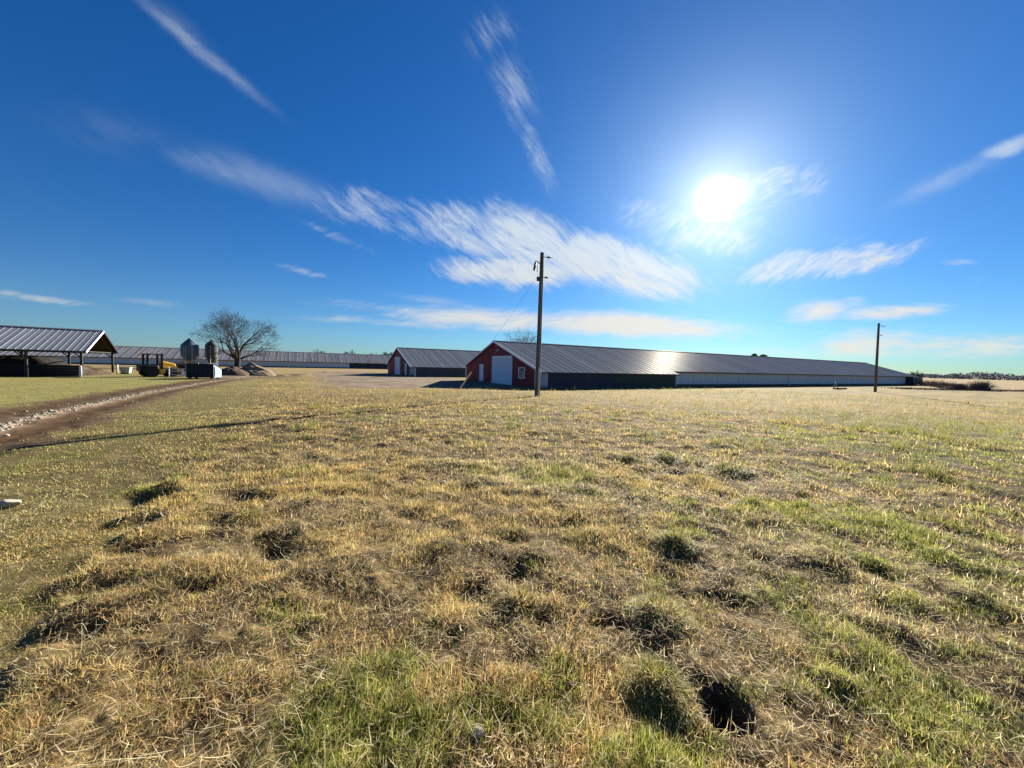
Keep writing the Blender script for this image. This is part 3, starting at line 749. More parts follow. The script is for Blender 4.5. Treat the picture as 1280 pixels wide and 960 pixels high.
# ------------------------------------------------------------------ loader tractor
def wheel(parent, x, y, r, w):
    prof = [(r*.55, -w/2), (r*.9, -w/2), (r, -w*.32), (r, w*.32), (r*.9, w/2), (r*.55, w/2)]
    o = MB().lathe(prof, 24).build('wheel', M['tyre'], parent)
    o.matrix_basis = Matrix.Translation((x, y, r)) @ Matrix.Rotation(R(90), 4, 'X')
    lug = MB()
    for k in range(16):
        a = 2*math.pi*k/16
        for s in (0, 1):
            aa = a + s*.2; c, sn = math.cos(aa), math.sin(aa)
            p = Vector((c*r, sn*r, (-.22 if s else .22)*w)); t = Vector((-sn, c, 0)); n = Vector((c, sn, 0))
            q = [p + t*dx*.05*r*1.2 + Vector((0, 0, dz*w*.22)) + n*dn for dn in (-.02, .035) for dx, dz in ((-1,-1),(1,-1),(1,1),(-1,1))]
            lug.hull8(q)
    lug.build('tread', M['tyre'], o)
    MB().lathe([(.0, -w*.2), (r*.56, -w*.28), (r*.56, w*.28), (.0, w*.2)], 20).build('rim', M['yellow'], o)
    MB().lathe([(.12, -w*.36), (.12, w*.36)], 10).build('hub', M['black'], o)
def loader():
    root = thing('loader_tractor', 'yellow loader tractor with black open roll cage parked by the dumpster', 'tractor', (-39.1, 42.6, GZ), R(60))
    ch = MB(); ch.box(-1.25, 1.1, -.42, .42, .55, .95); ch.build('chassis', M['black'], root, bevel=.03)
    h = MB(); h.hull8([(.15,-.5,.95),(1.45,-.45,.9),(1.45,.45,.9),(.15,.5,.95),(.15,-.48,1.75),(1.3,-.38,1.45),(1.3,.38,1.45),(.15,.48,1.75)])
    hd = h.build('hood', M['yellow'], root, bevel=.05)
    MB().box(1.455, 1.48, -.34, .34, .95, 1.35).build('grille', M['black'], hd)
    MB().tube([(.75, .2, 1.6), (.75, .2, 2.3)], .045, 8).build('exhaust_pipe', M['iron'], root)
    for x in (-1.15, .05):
        for y in (-.62, .62):
            MB().box(x-.085, x+.085, y-.085, y+.085, .95, 2.42).build('cage_post', M['black'], root, bevel=.01)
    MB().box(-1.3, .2, -.72, .72, 2.42, 2.52).build('cage_roof', M['black'], root, bevel=.02)
    MB().box(-1.18, -1.12, -.56, .56, 1.75, 1.82).build('cage_rail', M['black'], root)
    st = MB().box(-.95, -.4, -.28, .28, 1.0, 1.15).build('seat', M['black'], root, bevel=.04)
    MB().box(-1.02, -.9, -.27, .27, 1.15, 1.75).build('backrest', M['black'], st, bevel=.03)
    MB().tube([(-.0, 0, 1.2), (-.18, 0, 1.55)], .03, 6).build('steering_column', M['black'], root)
    for s in (-1, 1):
        MB().hull8([(-1.35,s*.85-.26,1.05),(-.35,s*.85-.26,1.05),(-.35,s*.85+.26,1.05),(-1.35,s*.85+.26,1.05),(-1.25,s*.85-.26,1.28),(-.45,s*.85-.26,1.28),(-.45,s*.85+.26,1.28),(-1.25,s*.85+.26,1.28)]).build('fender', M['black'], root, bevel=.03)
        MB().tube([(.1, s*.6, 1.45), (1.2, s*.6, 1.2), (1.75, s*.55, .45)], [.08, .08, .06], 4).build('loader_arm', M['yellow'], root)
        MB().tube([(.35, s*.6, .9), (1.25, s*.6, 1.1)], .04, 8).build('ram', M['steel'], root)
        wheel(root, -.85, s*.78, .62, .46); wheel(root, .95, s*.72, .42, .32)
    bk = MB(); bk.prism([(1.7,.12),(2.35,.06),(2.35,.10),(1.85,.2),(1.75,.5),(1.85,.78),(1.78,.8),(1.66,.5)], 1, -.95, .95)
    for s in (-.95, .92): bk.prism([(1.68,.12),(2.33,.08),(1.85,.78),(1.7,.6)], 1, s, s+.03)
    bk.build('bucket', M['steel'], root)
    MB().box(-1.75, -1.2, -.55, .55, .62, 1.28).build('rear_weight_box', M['black'], root, bevel=.03)
    MB().box(-.35, .3, -.72, -.5, .35, .85).build('fuel_tank', M['yellow'], root, bevel=.04)
loader()

def dumpster():
    root = thing('dumpster', 'steel dumpster with near black long side, pale blue end panel and sloped black lid', 'dumpster', (-32.55, 40.1, GZ), R(17))
    w, d = 1.22, 1.85
    b = MB(); b.prism([(0, .14), (d, .14), (d, 1.02), (0, 1.5)], 0, -w+.03, w-.03); body = b.build('body', M['dumpdark'], root, bevel=.015)
    for xa, xb in ((-w-.002, -w+.028), (w-.028, w+.002)):
        e_ = MB(); e_.prism([(-.02, .14), (d+.02, .14), (d+.02, 1.04), (-.02, 1.52)], 0, xa, xb); e_.build('end_panel', M['dumpster'], root)
    for k in range(6):
        xx = -w+.25+k*(2*w-.5)/5
        MB().box(xx-.05, xx+.05, -.05, -.002, .2, 1.42).build('side_rib', M['dumpdark'], root)
    for xx in (-w, w):
        s = 1 if xx > 0 else -1; a, c = sorted((xx+s*.003, xx+s*.08))
        MB().box(a, c, .25, d-.25, .62, .78).build('fork_pocket', M['dumpster'], root)
        MB().box(a, c, .1, .18, .2, 1.3).build('end_rib', M['dumpster'], root)
    b = MB(); b.hull8([(-w-.03,-.06,1.50),(w+.03,-.06,1.50),(w+.03,d+.03,1.01),(-w-.03,d+.03,1.01),(-w-.03,-.06,1.57),(w+.03,-.06,1.57),(w+.03,d+.03,1.08),(-w-.03,d+.03,1.08)])
    b.build('lid', M['lid'], root)
    for xx in (-w+.25, w-.25):
        for yy in (.2, d-.2): MB().box(xx-.12, xx+.12, yy-.1, yy+.1, -.05, .138).build('foot', M['iron'], root)
dumpster()

def gate():
    root = thing('pipe_gate', 'low galvanised pipe gate between the loader and the dumpster', 'gate', (-37.9, 42.6, GZ), R(12))
    for xx in (-.1, 2.6): MB().tube([(xx, 0, -.2), (xx, 0, 1.1)], .07, 8).build('post', M['white'], root)
    for z in (.25, .62, .95): MB().tube([(-.02, 0, z), (2.52, 0, z)], .045, 8).build('rail', M['steel'], root)
    MB().tube([(1.2, 0, .2), (1.2, 0, .98)], .035, 6).build('upright', M['steel'], root)
gate()

# ------------------------------------------------------------------ feed bins
def bin_(loc, r, zc0, zc1, ztop, mat, label, rz):
    root = thing('feed_bin', label, 'feed bin', (loc[0], loc[1], GZ), rz, 'hopper feed bins')
    prof = []
    n = 10
    for k in range(n+1):
        z = zc0+(zc1-zc0)*k/n; prof += [(r, z-.0), (r+.025, z+.02)] if k < n else [(r, z)]
    MB().lathe(prof, 32).build('drum', mat, root)
    MB().lathe([(.22, .45), (r-.01, zc0-.02), (r+.02, zc0+.0)], 32).build('hopper', mat, root, True)
    MB().lathe([(r+.08, zc1-.03), (r+.08, zc1+.01), (.35, ztop-.18), (.35, ztop-.06), (.05, ztop)], 32).build('cone_roof', mat, root)
    for k in range(4):
        a = math.pi/4+k*math.pi/2; c, s = math.cos(a), math.sin(a)
        MB().tube([(c*(r+.06), s*(r+.06), -.1), (c*(r+.05), s*(r+.05), zc1-.3)], .07, 6).build('leg', M['steel'], root)
    pp = [(c*(r+.07), s*(r+.07), .9) for c, s in ((math.cos(math.pi/4+k*math.pi/2), math.sin(math.pi/4+k*math.pi/2)) for k in range(5))]
    for k in range(4): MB().tube([pp[k], pp[k+1]], .04, 6).build('brace', M['steel'], root)
    MB().tube([(r+.35, 0, .2), (r+.35, 0, zc1), (r*.4, 0, ztop-.1)], .06, 8).build('fill_pipe', M['steel'], root)
    b = MB()
    for s in (-.2, .2): b.tube([(s, -r-.16, .6), (s, -r-.16, zc1)], .025, 5)
    for k in range(14): b.tube([(-.2, -r-.16, .8+k*.3), (.2, -r-.16, .8+k*.3)], .02, 4)
    b.build('ladder', M['steel'], root)
bin_((-80.6, 96.2), 1.72, 2.9, 5.35, 7.1, M['binmetal'], 'wide blue grey hopper feed bin with cone roof, left of the pair', R(10))
bin_((-77.4, 99.0), 1.22, 2.6, 5.7, 6.85, M['bindark'], 'slim dark weathered feed bin nearer the bare tree', R(-15))

# ------------------------------------------------------------------ utility poles, wires
def pole(loc, h, lean, label, fittings, r0_=.155, r1_=.11):
    root = thing('utility_pole', label, 'utility pole', (loc[0], loc[1], loc[2]), 0, 'wooden utility poles')
    tp = Vector((lean, 0, h))
    pts = [(0, 0, -.4)] + [tuple(tp*(k/8)) for k in range(9)]
    rr = [r0_] + [r0_+(r1_-r0_)*(k/8) for k in range(9)]
    MB().tube(pts, rr, 14).build('pole', M['pole'], root, True)
    def at(z): return Vector((lean*z/h, 0, z))
    for z, ln in fittings:
        p = at(z)+Vector((r1_, 0, 0))
        br = MB().tube([p-Vector((.05, 0, 0)), p+Vector((ln, 0, -.07))], .022, 6).build('bracket', M['iron'], root)
        MB().lathe([(.03, -.10), (.075, -.08), (.04, -.04), (.075, -.01), (.04, .03), (.06, .06), (.02, .10)], 12).build('insulator', M['porcelain'], br, True).matrix_basis = Matrix.Translation(p+Vector((ln*.55, 0, -.03))) @ Matrix.Rotation(R(80), 4, 'Y')
    return root, at
P1 = (1.66, 25.1, th(1.66, 25.1)); P2 = (44.6, 47.2, th(44.6, 47.2))
p1, at1 = pole(P1, 9.25, .08, 'tall weathered utility pole standing in the grass before the nearest barn', [(9.0, .55), (7.72, .35)], .17, .125)
p2, at2 = pole(P2, 8.4, -.12, 'distant dark utility pole near the far end of the long barn', [(8.1, .75), (7.0, .45)], .15, .11)
br = MB().tube([at1(8.55)+Vector((-.1, 0, 0)), at1(8.7)+Vector((-.32, 0, 0)), at1(8.72)+Vector((-.42, 0, 0))], .03, 6).build('cutout_bracket', M['iron'], p1)
MB().tube([at1(8.66)+Vector((-.40, 0, 0)), at1(8.30)+Vector((-.46, 0, 0)), at1(8.1)+Vector((-.5, 0, 0))], [.06, .08, .045], 10).build('fuse_cutout', M['porcelain'], br, True)
MB().tube([at1(8.45)+Vector((-.28, -.02, 0)), at1(8.0)+Vector((-.27, -.02, 0))], .03, 8).build('arrester', M['steel'], p1)
MB().box(-.30, -.12, -.05, .05, 7.45, 7.72).build('strap_box', M['iron'], p1).location = (.07, 0, 0)
MB().tube([Vector((.05, -.19, -.1)), at1(1.9)+Vector((.05, -.185, 0))], .045, 8).build('riser_conduit', M['steel'], p1)
MB().tube([at1(1.9)+Vector((.05, -.18, 0)), at1(7.6)+Vector((.02, -.15, 0))], .016, 6).build('ground_wire', M['steel'], p1)
def sag(a, b, s, n=16):
    a, b = Vector(a), Vector(b)
    return [a.lerp(b, k/n) + Vector((0, 0, -4*s*(k/n)*(1-k/n))) for k in range(n+1)]
q1, q2 = Vector(P1), Vector(P2)
tag(MB().tube(sag(q1+at1(8.93)+Vector((.55, 0, 0)), q2+at2(8.05)+Vector((.75, 0, 0)), .55), .0016, 5).build('overhead_wire', M['wire']), 'thin upper wire strung from the near pole to the distant pole', 'wire', 'overhead wires between poles')
tag(MB().tube(sag(q1+at1(7.68)+Vector((.35, 0, 0)), q2+at2(6.96)+Vector((.45, 0, 0)), .6), .0016, 5).build('overhead_wire', M['wire']), 'thin lower wire strung from the near pole to the distant pole', 'wire', 'overhead wires between poles')
ga = Vector((-4.43, 32.3, th(-4.43, 32.3)))
gt = q1+at1(7.95)+Vector((-.12, 0, 0))
guy = thing('guy_wire', 'guy wire slanting down from the near pole with pale guard sleeve at its foot', 'guy wire', tuple(ga))
d_ = gt-ga
MB().tube([d_*0, d_*1.0], .006, 6).build('cable', M['wire'], guy)
MB().tube([d_*.005, d_*.19], .045, 8).build('guard_sleeve', M['guard'], guy)
MB().tube([d_*-.02, d_*.03], .02, 6).build('anchor_rod', M['steel'], guy)

# small stand by the long wall
st = thing('metal_stand', 'small grey metal stand leaning in the grass before the long white wall', 'stand', (43.2, 51.4, th(43.2, 51.4)), .3)
MB().tube([(-.35, 0, 0), (.25, .2, 1.05)], .05, 6).build('leg', M['steel'], st); MB().tube([(.6, 0, 0), (.25, .2, 1.05)], .05, 6).build('leg', M['steel'], st)
MB().box(-.1, 1.9, -.25, .25, .08, .28).build('base', M['iron'], st, bevel=.02)

# ------------------------------------------------------------------ bare trees
def branch(bs, bt, p, d, ln, r, depth, rg, gnarl, minr, maxd, spread, trop, env=None):
    """recursive bare limb: thick wood goes to bs, twigs to bt"""
    n = 5 if depth < 2 else 3 if depth < 4 else 2
    pts = [p]; rr = [r]; q = p.copy(); dd = d.copy()
    kids = []
    for k in range(n):
        dd = (dd + Vector((rg.gauss(0, 1), rg.gauss(0, 1), rg.gauss(0, 1)))*gnarl + Vector((0, 0, trop))).normalized()
        if env and k and ((q.x/env[0])**2+(q.y/env[0])**2+((q.z-env[1])/env[2])**2) > rg.uniform(.86, 1.06): break
        q = q + dd*(ln/n); pts.append(q.copy()); rr.append(max(minr, r*(1-.5*(k+1)/n)))
        if depth < maxd:
            nk = (1 if rg.random() < .6 else 0) if depth < 1 else (1 if rg.random() < (.55 if depth < 3 else .58) else 0)
            if k >= (1 if depth else 2):
                for _ in range(nk): kids.append((q.copy(), dd.copy(), rr[-1], (k+1)/n))
    (bs if depth < 3 else bt).tube(pts, rr, 7 if depth < 2 else 5 if depth < 3 else 3, False)
    if env and ((q.x/env[0])**2+(q.y/env[0])**2+((q.z-env[1])/env[2])**2) > 1.0: kids = kids if depth < 3 else []
    if depth < maxd:
        for s in range(2):
            kids.append((q.copy(), dd.copy(), rr[-1], 1.0))
        for (kp, kd, kr, t) in kids:
            ax = Vector((rg.gauss(0, 1), rg.gauss(0, 1), rg.gauss(0, .6))); ax = (ax - kd*ax.dot(kd))
            if ax.length < 1e-3: continue
            nd = (kd*math.cos(spread) + ax.normalized()*math.sin(spread*(.7+.6*rg.random()))).normalized()
            branch(bs, bt, kp, nd, ln*(.62+.22*rg.random())*(1.05-.25*(1-t)), max(minr, kr*.72), depth+1, rg, gnarl*1.12, minr, maxd, spread, trop, env)
def bare_tree(loc, h, label, seed, maxd=6, trunk_h=.22, limbs=6, r=None, minr=.012, wide=1.0, group=None, spread=.55, ln=.30, env=None):
    rg = random.Random(seed)
    root = thing('bare_tree', label, 'tree', loc, 0, group)
    r = r or h*.028
    tr = MB(); ht = h*trunk_h
    tr.tube([(0, 0, -.3), (0, 0, .0), (.02*h*.1, 0, ht*.35), (.01*h, .0, ht)], [r*1.7, r*1.35, r*1.05, r], 10, False)
    bs, bt = tr, MB()
    for k in range(limbs):
        a = 2*math.pi*(k+rg.random()*.5)/limbs; el = R(rg.uniform(30, 62)) if k else R(82)
        if k == limbs-1: el = R(70)
        d = Vector((math.cos(a)*math.cos(el)*wide, math.sin(a)*math.cos(el)*wide, math.sin(el))).normalized()
        branch(bs, bt, Vector((.01*h, 0, ht*(.82+.18*rg.random()))), d, h*ln*(.9+.3*rg.random()), r*rg.uniform(.45, .68), 0, rg, .13, minr, maxd, spread, .03, env)
    if env: root.scale = (.87, .87, .87)
    bs.build('trunk', M['bark'], root, True)
    o = bt.build('crown', M['twig'], root); o['kind'] = 'stuff'
    return root
big = bare_tree((-60.4, 84.5, GZ), 12.6, 'large spreading bare tree with thick trunk behind the dirt piles', 21, 6, .22, 8, .62, .011, 1.5, None, .50, .33, (7.9, 7.6, 5.7))
b2t = bare_tree((2.6, 100.0, GZ), 9.6, 'bare tree top showing behind the ridge of the nearest barn', 5, 4, .3, 5, .16, .014, .75)
proto = bare_tree((-113.0, 226.0, GZ), 9.0, 'tiny distant bare treetop over the long roof, nearest the big tree', 9, 3, .2, 6, .2, .05, 1.2, 'far bare trees over the roofs')
for (x, y, s, lb) in ((-97, 228, 1.0, 'tiny distant bare treetop over the middle of the long roof'), (-83, 230, .9, 'tiny distant bare treetop over the right end of the long roof'),
                      (134.5, 129.0, .42, 'small bare tree just past the far end of the nearest barn')):
    c = copy_tree(proto); c.location = (x, y, GZ); c.scale = (s, s, s); c.rotation_euler.z = x; c['label'] = lb

def leaf_cloud(b, c, rx, ry, rz_, n, size, rg):
    for _ in range(n):
        v = Vector((rg.gauss(0, 1), rg.gauss(0, 1), rg.gauss(0, 1))).normalized()*(rg.random()**.4)
        p = Vector((c[0]+v.x*rx, c[1]+v.y*ry, c[2]+v.z*rz_))
        a = Vector((rg.gauss(0,1), rg.gauss(0,1), rg.gauss(0,1))).normalized(); e = a.orthogonal().normalized()
        s = size*(.6+.8*rg.random())
        i = len(b.v); b.v += [tuple(p-a*s), tuple(p+e*s*.6), tuple(p+a*s), tuple(p-e*s*.6)]; b.f.append((i, i+1, i+2, i+3))
def round_tree(loc, h, r, label, seed, mat, group):
    rg = random.Random(seed); root = thing('round_tree', label, 'tree', loc, 0, group)
    MB().tube([(0,0,-.2), (0.05,0,h*.5), (0,0,h*.85)], [.22,.15,.06], 7).build('trunk', M['bark'], root)
    b = MB()
    for k in range(7): leaf_cloud(b, (rg.uniform(-.45,.45)*r, rg.uniform(-.45,.45)*r, h-r*rg.uniform(.7,1.3)), r*.62, r*.62, r*.55, 160, .22, rg)
    o = b.build('crown', mat, root); o['kind'] = 'stuff'
round_tree((76.2, 121.0, GZ), 8.2, 1.25, 'left of two small round dark trees peeking over the barn ridge', 3, M['foliage_dark'], 'small round trees over the ridge')
round_tree((78.8, 121.5, GZ), 8.1, 1.25, 'right of two small round dark trees peeking over the barn ridge', 4, M['foliage_dark'], 'small round trees over the ridge')

def shrub(loc, r, h, label, seed, n=260, group='brown brush shrubs in the ditch', mat='brush'):
    rg = random.Random(seed)
    b = MB()
    for k in range(n):
        a = rg.uniform(0, 2*math.pi); el = rg.uniform(.25, 1.45)
        d = Vector((math.cos(a)*math.cos(el)*r/h*1.3, math.sin(a)*math.cos(el)*r/h*1.3, math.sin(el)))
        p = Vector((rg.gauss(0, r*.3), rg.gauss(0, r*.3), 0)); ln = h*rg.uniform(.4, .95)
        q = p + d*ln*.55 + Vector((0, 0, .04*h)); e = q + (d+Vector((rg.gauss(0,.4), rg.gauss(0,.4), rg.gauss(0,.25))))*ln*.45
        b.tube([p, q, e], [.035, .022, .008], 3, False)
        for _ in range(2):
            e2 = q + (d+Vector((rg.gauss(0,.6), rg.gauss(0,.6), rg.gauss(0,.35))))*ln*.4
            b.tube([q, e2], [.018, .007], 3, False)
    root = thing('brush_shrub', label, 'shrub', loc, 0, group)
    o = b.build('branches', M[mat], root); o['kind'] = 'stuff'
    return root
shrub((75.0, 61.6, GZ), 1.35, 1.75, 'largest rounded brown bush in the ditch at the far right', 31, 330)
shrub((71.6, 61.5, GZ), .8, 1.1, 'smaller bush against the left side of the big ditch bush', 32, 260)
for k, (x, y, r_, h_, lb) in enumerate(((90, 83, 3.4, 2.6, 'tall brown brush close to the far end of the long barn'), (86, 76, 3.0, 1.9, 'brown brush patch second from the barn end'), (80, 69.5, 2.6, 1.4, 'low brown brush patch halfway to the big bush'), (76.5, 65, 2.2, 1.0, 'lowest brown brush just left of the big ditch bush'))):
    shrub((x, y, GZ), r_, h_*.62, lb, 40+k, 240)
# dark brush heap between loader and feed bins
shrub((-43.4, 51.5, GZ), 1.7, 2.0, 'dark tangled brush behind the pipe gate', 60, 600, None, 'bark')

def weeds_strip():
    b = MB(); rg = random.Random(77)
    for k in range(5200):
        x = rg.uniform(60, 118); yc = .10*(x-70)+61.5
        y = yc+rg.gauss(0, 1.5); h = rg.uniform(.10, .32)*(.5+.9*float(vnoise(np.array([x*.4]), np.array([y*.4]), 9)[0]))
        dx, dy = rg.gauss(0, .25)*h, rg.gauss(0, .25)*h; w = .05
        i = len(b.v); b.v += [(x-w, y, GZ-.02), (x+w, y+.02, GZ-.02), (x+dx, y+dy, GZ+h)]; b.f.append((i, i+1, i+2))
    o = b.build('ditch_weeds', M['brush']); o['kind'] = 'stuff'
weeds_strip()

def wall_weeds():
    b = MB(); rg = random.Random(31)
    for k in range(3200):
        lx = rg.uniform(-1.5, 101); ly = (-1.35 if lx < 19.6 else -.15)-abs(rg.gauss(0, .35))
        x, y = L2W(B1, lx, ly); h = rg.uniform(.10, .42)*(.4+.9*float(vnoise(np.array([lx*.5]), np.array([2.0]), 19)[0])); w = .03
        i = len(b.v); b.v += [(x-w, y, GZ-.03), (x+w, y+.01, GZ-.03), (x+rg.gauss(0, .25)*h, y+rg.gauss(0, .25)*h, GZ+h)]; b.f.append((i, i+1, i+2))
    o = b.build('wall_weeds', M['brush']); o['kind'] = 'stuff'
wall_weeds()

def treeline():
    b = MB(); rg = random.Random(5)
    for k in range(800):
        a = R(rg.uniform(38, 80)); rr = rg.uniform(560, 760)
        x, y = rr*math.sin(a), rr*math.cos(a); h = rg.uniform(3.2, 6.2)
        if 49.6 < math.degrees(a) < 52.6 and rr < 660: h *= 1.5
        b.tube([(x, y, GZ-.5), (x, y, h*.6)], [.35, .15], 3, False)
        for _ in range(3): leaf_cloud(b, (x+rg.gauss(0, 3), y+rg.gauss(0, 3), h*rg.uniform(.05, .62)), 5.0, 5.0, h*.24, 24, .8, rg)
    o = b.build('treeline', M['farwood']); o['kind'] = 'stuff'
treeline()
def grove(name):
    b = MB(); rg = random.Random(6)
    for k in range(9):
        x, y = -69+k*1.6, 214+rg.gauss(0, 2)
        b.tube([(x, y, GZ-.2), (x, y, 4)], [.25, .1], 3, False)
        for _ in range(4): leaf_cloud(b, (x+rg.gauss(0, 1), y+rg.gauss(0, 1), rg.uniform(2.5, 6.3)), 1.8, 1.8, 1.5, 60, .45, rg)
    o = b.build(name, M['farwood']); o['kind'] = 'stuff'
grove('far_woods')

# ------------------------------------------------------------------ stones
def stone_mesh(seed, sub=2):
    bm = bmesh.new(); bmesh.ops.create_icosphere(bm, subdivisions=sub, radius=1.0); rg = random.Random(seed)
    ax = [Vector((rg.gauss(0,1), rg.gauss(0,1), rg.gauss(0,1))).normalized() for _ in range(7)]; of = [rg.uniform(.55, .9) for _ in ax]
    for v in bm.verts:
        p = v.co.copy()
        for a, o_ in zip(ax, of):
            t = p.dot(a)
            if t > o_: p -= a*(t-o_)*.85
        v.co = Vector((p.x, p.y*.8, p.z*.62))
    me = bpy.data.meshes.new('stone'); bm.to_mesh(me); bm.free(); me.materials.append(M['stone']); return me
for k, (x, y, s, lb) in enumerate(((-4.86, 3.68, .085, 'rounded pale stone on the mown grass at the far left'), (-.10, 1.45, .028, 'small white stone in the grass nearest the camera'), (-.83, 4.75, .045, 'small white stone amid the rough grass in the middle'))):
    o = bpy.data.objects.new('stone', stone_mesh(80+k, 3)); col.objects.link(o); o.location = (x, y, th(x, y)+s*.5); o.scale = (s, s, s); o.rotation_euler = (0, 0, k*2.1)
    tag(o, lb, 'stone', 'pale stones in the grass')
def gravel():
    cd_, _ = [], 0
    pts = np.array(DRIVE); n = 2000
    seg = np.hypot(*(pts[1:]-pts[:-1]).T); cum = np.concatenate([[0], np.cumsum(seg)])
    t = rng.uniform(0, cum[-1]*.86, n); i = np.clip(np.searchsorted(cum, t)-1, 0, len(seg)-1); f = (t-cum[i])/seg[i]
    p = pts[i]+(pts[i+1]-pts[i])*f[:, None]; dr = (pts[i+1]-pts[i])/seg[i][:, None]; nn = np.stack([dr[:, 1], -dr[:, 0]], 1)
    off = np.where(rng.random(n) < .85, rng.normal(-.05, .12, n), rng.normal(-.4, .8, n))
    p = p+nn*off[:, None]; z = terrain(p[:, 0].copy(), p[:, 1].copy())
    V, Fc = [], []
    me = stone_mesh(5, 1); sv = np.array([v.co[:] for v in me.vertices]); sf = np.array([q.vertices[:] for q in me.polygons])
    s = rng.gamma(2.5, .009, n)+.008; a = rng.uniform(0, 6.28, n)
    for k in range(n):
        c, q = math.cos(a[k]), math.sin(a[k]); w = sv*s[k]
        w = np.stack([w[:, 0]*c-w[:, 1]*q+p[k, 0], w[:, 0]*q+w[:, 1]*c+p[k, 1], w[:, 2]+z[k]+s[k]*.2], 1)
        V.append(w); Fc.append(sf+k*len(sv))
    bpy.data.meshes.remove(me)
    me = bpy.data.meshes.new('gravel'); me.from_pydata(np.concatenate(V).tolist(), [], np.concatenate(Fc).tolist()); me.materials.append(M['gravel'])
    o = bpy.data.objects.new('gravel', me); col.objects.link(o); o['kind'] = 'stuff'
gravel()

# ------------------------------------------------------------------ grass
def grass_material():
    mt, T, b = new_mat('grass_blades')
    at = T.node('ShaderNodeAttribute'); at.attribute_name = 'blade'
    b.inputs['Roughness'].default_value = .62; b.inputs['Specular IOR Level'].default_value = .25
    T.l.new(at.outputs['Color'], b.inputs['Base Color'])
    tr = T.node('ShaderNodeBsdfTranslucent'); T.l.new(at.outputs['Color'], tr.inputs['Color'])
    mx = T.node('ShaderNodeMixShader'); mx.inputs[0].default_value = .52
    T.l.new(b.outputs[0], mx.inputs[1]); T.l.new(tr.outputs[0], mx.inputs[2])
    T.l.new(mx.outputs[0], T.n['Material Output'].inputs['Surface'])
    return mt
M['grass'] = grass_material()
def blade_mesh(name, x, y, z, h, w, phi, lean, curl, colr, segs=2):
    """every blade: flat ribbon of segs pieces, tapering, leaning to phi, curling over"""
    n = len(x)
    dx, dy = np.cos(phi), np.sin(phi); sx, sy = -dy, dx
    tw = rng.uniform(-1.2, 1.2, n); sx, sy = sx*np.cos(tw)+dx*np.sin(tw), sy*np.cos(tw)+dy*np.sin(tw)
    V = np.empty((n, 2*segs+1, 3), np.float32); px, py, pz = x.copy(), y.copy(), z.copy(); an = lean.copy()
    for k in range(segs):
        ww = w*.5*(1-.45*k/segs)
        V[:, 2*k, 0] = px-sx*ww; V[:, 2*k, 1] = py-sy*ww; V[:, 2*k, 2] = pz
        V[:, 2*k+1, 0] = px+sx*ww; V[:, 2*k+1, 1] = py+sy*ww; V[:, 2*k+1, 2] = pz
        l = h/segs; px = px+dx*np.sin(an)*l; py = py+dy*np.sin(an)*l; pz = pz+np.cos(an)*l; an = an+curl
    V[:, 2*segs, 0] = px; V[:, 2*segs, 1] = py; V[:, 2*segs, 2] = pz
    nv = 2*segs+1; base = (np.arange(n)*nv)[:, None]
    loops = []
    pat = []
    for k in range(segs-1): pat += [2*k, 2*k+1, 2*k+3, 2*k+2]
    pat += [2*segs-2, 2*segs-1, 2*segs]
    loops = (base+np.array(pat)[None]).astype(np.int32).ravel()
    lens = [4]*(segs-1)+[3]; st = np.concatenate([[0], np.cumsum(lens)[:-1]])
    starts = ((np.arange(n)*len(pat))[:, None]+st[None]).astype(np.int32).ravel()
    me = bpy.data.meshes.new(name)
    me.vertices.add(n*nv); me.vertices.foreach_set('co', V.ravel())
    me.loops.add(len(loops)); me.loops.foreach_set('vertex_index', loops)
    me.polygons.add(len(starts)); me.polygons.foreach_set('loop_start', starts)
    me.polygons.foreach_set('use_smooth', np.ones(len(starts), bool))
    me.update(calc_edges=True)
    ca = me.color_attributes.new('blade', 'FLOAT_COLOR', 'POINT')
    c = np.repeat(np.concatenate([np.clip(colr, 0, 1), np.ones((n, 1))], 1), nv, 0).astype(np.float32)
    ca.data.foreach_set('color', c.ravel())
    me.materials.append(M['grass'])
    return me

def blade_colours(x, y, reg, extra=0.0):
    n = len(x); g = greenness(x, y, reg)+extra
    gold = fbm(x*.35+9, y*.35, 61, 3)+.12*np.exp(-((x+1.0)/2.5)**2-((y-5)/3.0)**2)+.10*np.exp(-((x-4.5)/4)**2-((y-9)/4)**2)
    u = rng.random(n)
    c = np.where((u < .5)[:, None], C_STRAW, np.where((u < .72)[:, None], C_PALE, np.where((u < .88)[:, None], C_GREY, C_BROWN)))
    c = np.where(((gold > .47) & (u < .74))[:, None], C_GOLD, c)
    pg = np.clip(sst(.48, .64, g)*.66+.14, 0, .82)
    isg = rng.random(n) < pg
    gc = C_GREEN+(C_OLIVE-C_GREEN)*rng.random(n)[:, None]*.9
    c = np.where(isg[:, None], gc, c)
    lawn = reg[7]*(1-reg[4])
    il = rng.random(n) < lawn*.8
    c = np.where(il[:, None], (C_OLIVE*.66+C_STRAW*.10)*(.7+.5*rng.random(n))[:, None], c)
    mown = (1-reg[6])*(1-reg[7])
    im = rng.random(n) < mown*.20
    c = np.where(im[:, None], (C_OLIVE*.9+C_STRAW*.3)*(.65+.6*rng.random(n))[:, None], c)
    tone = .55+.9*fbm(x*7.0, y*7.0, 91, 2)
    return c*(tone*(.62+.80*rng.random(n)))[:, None], isg

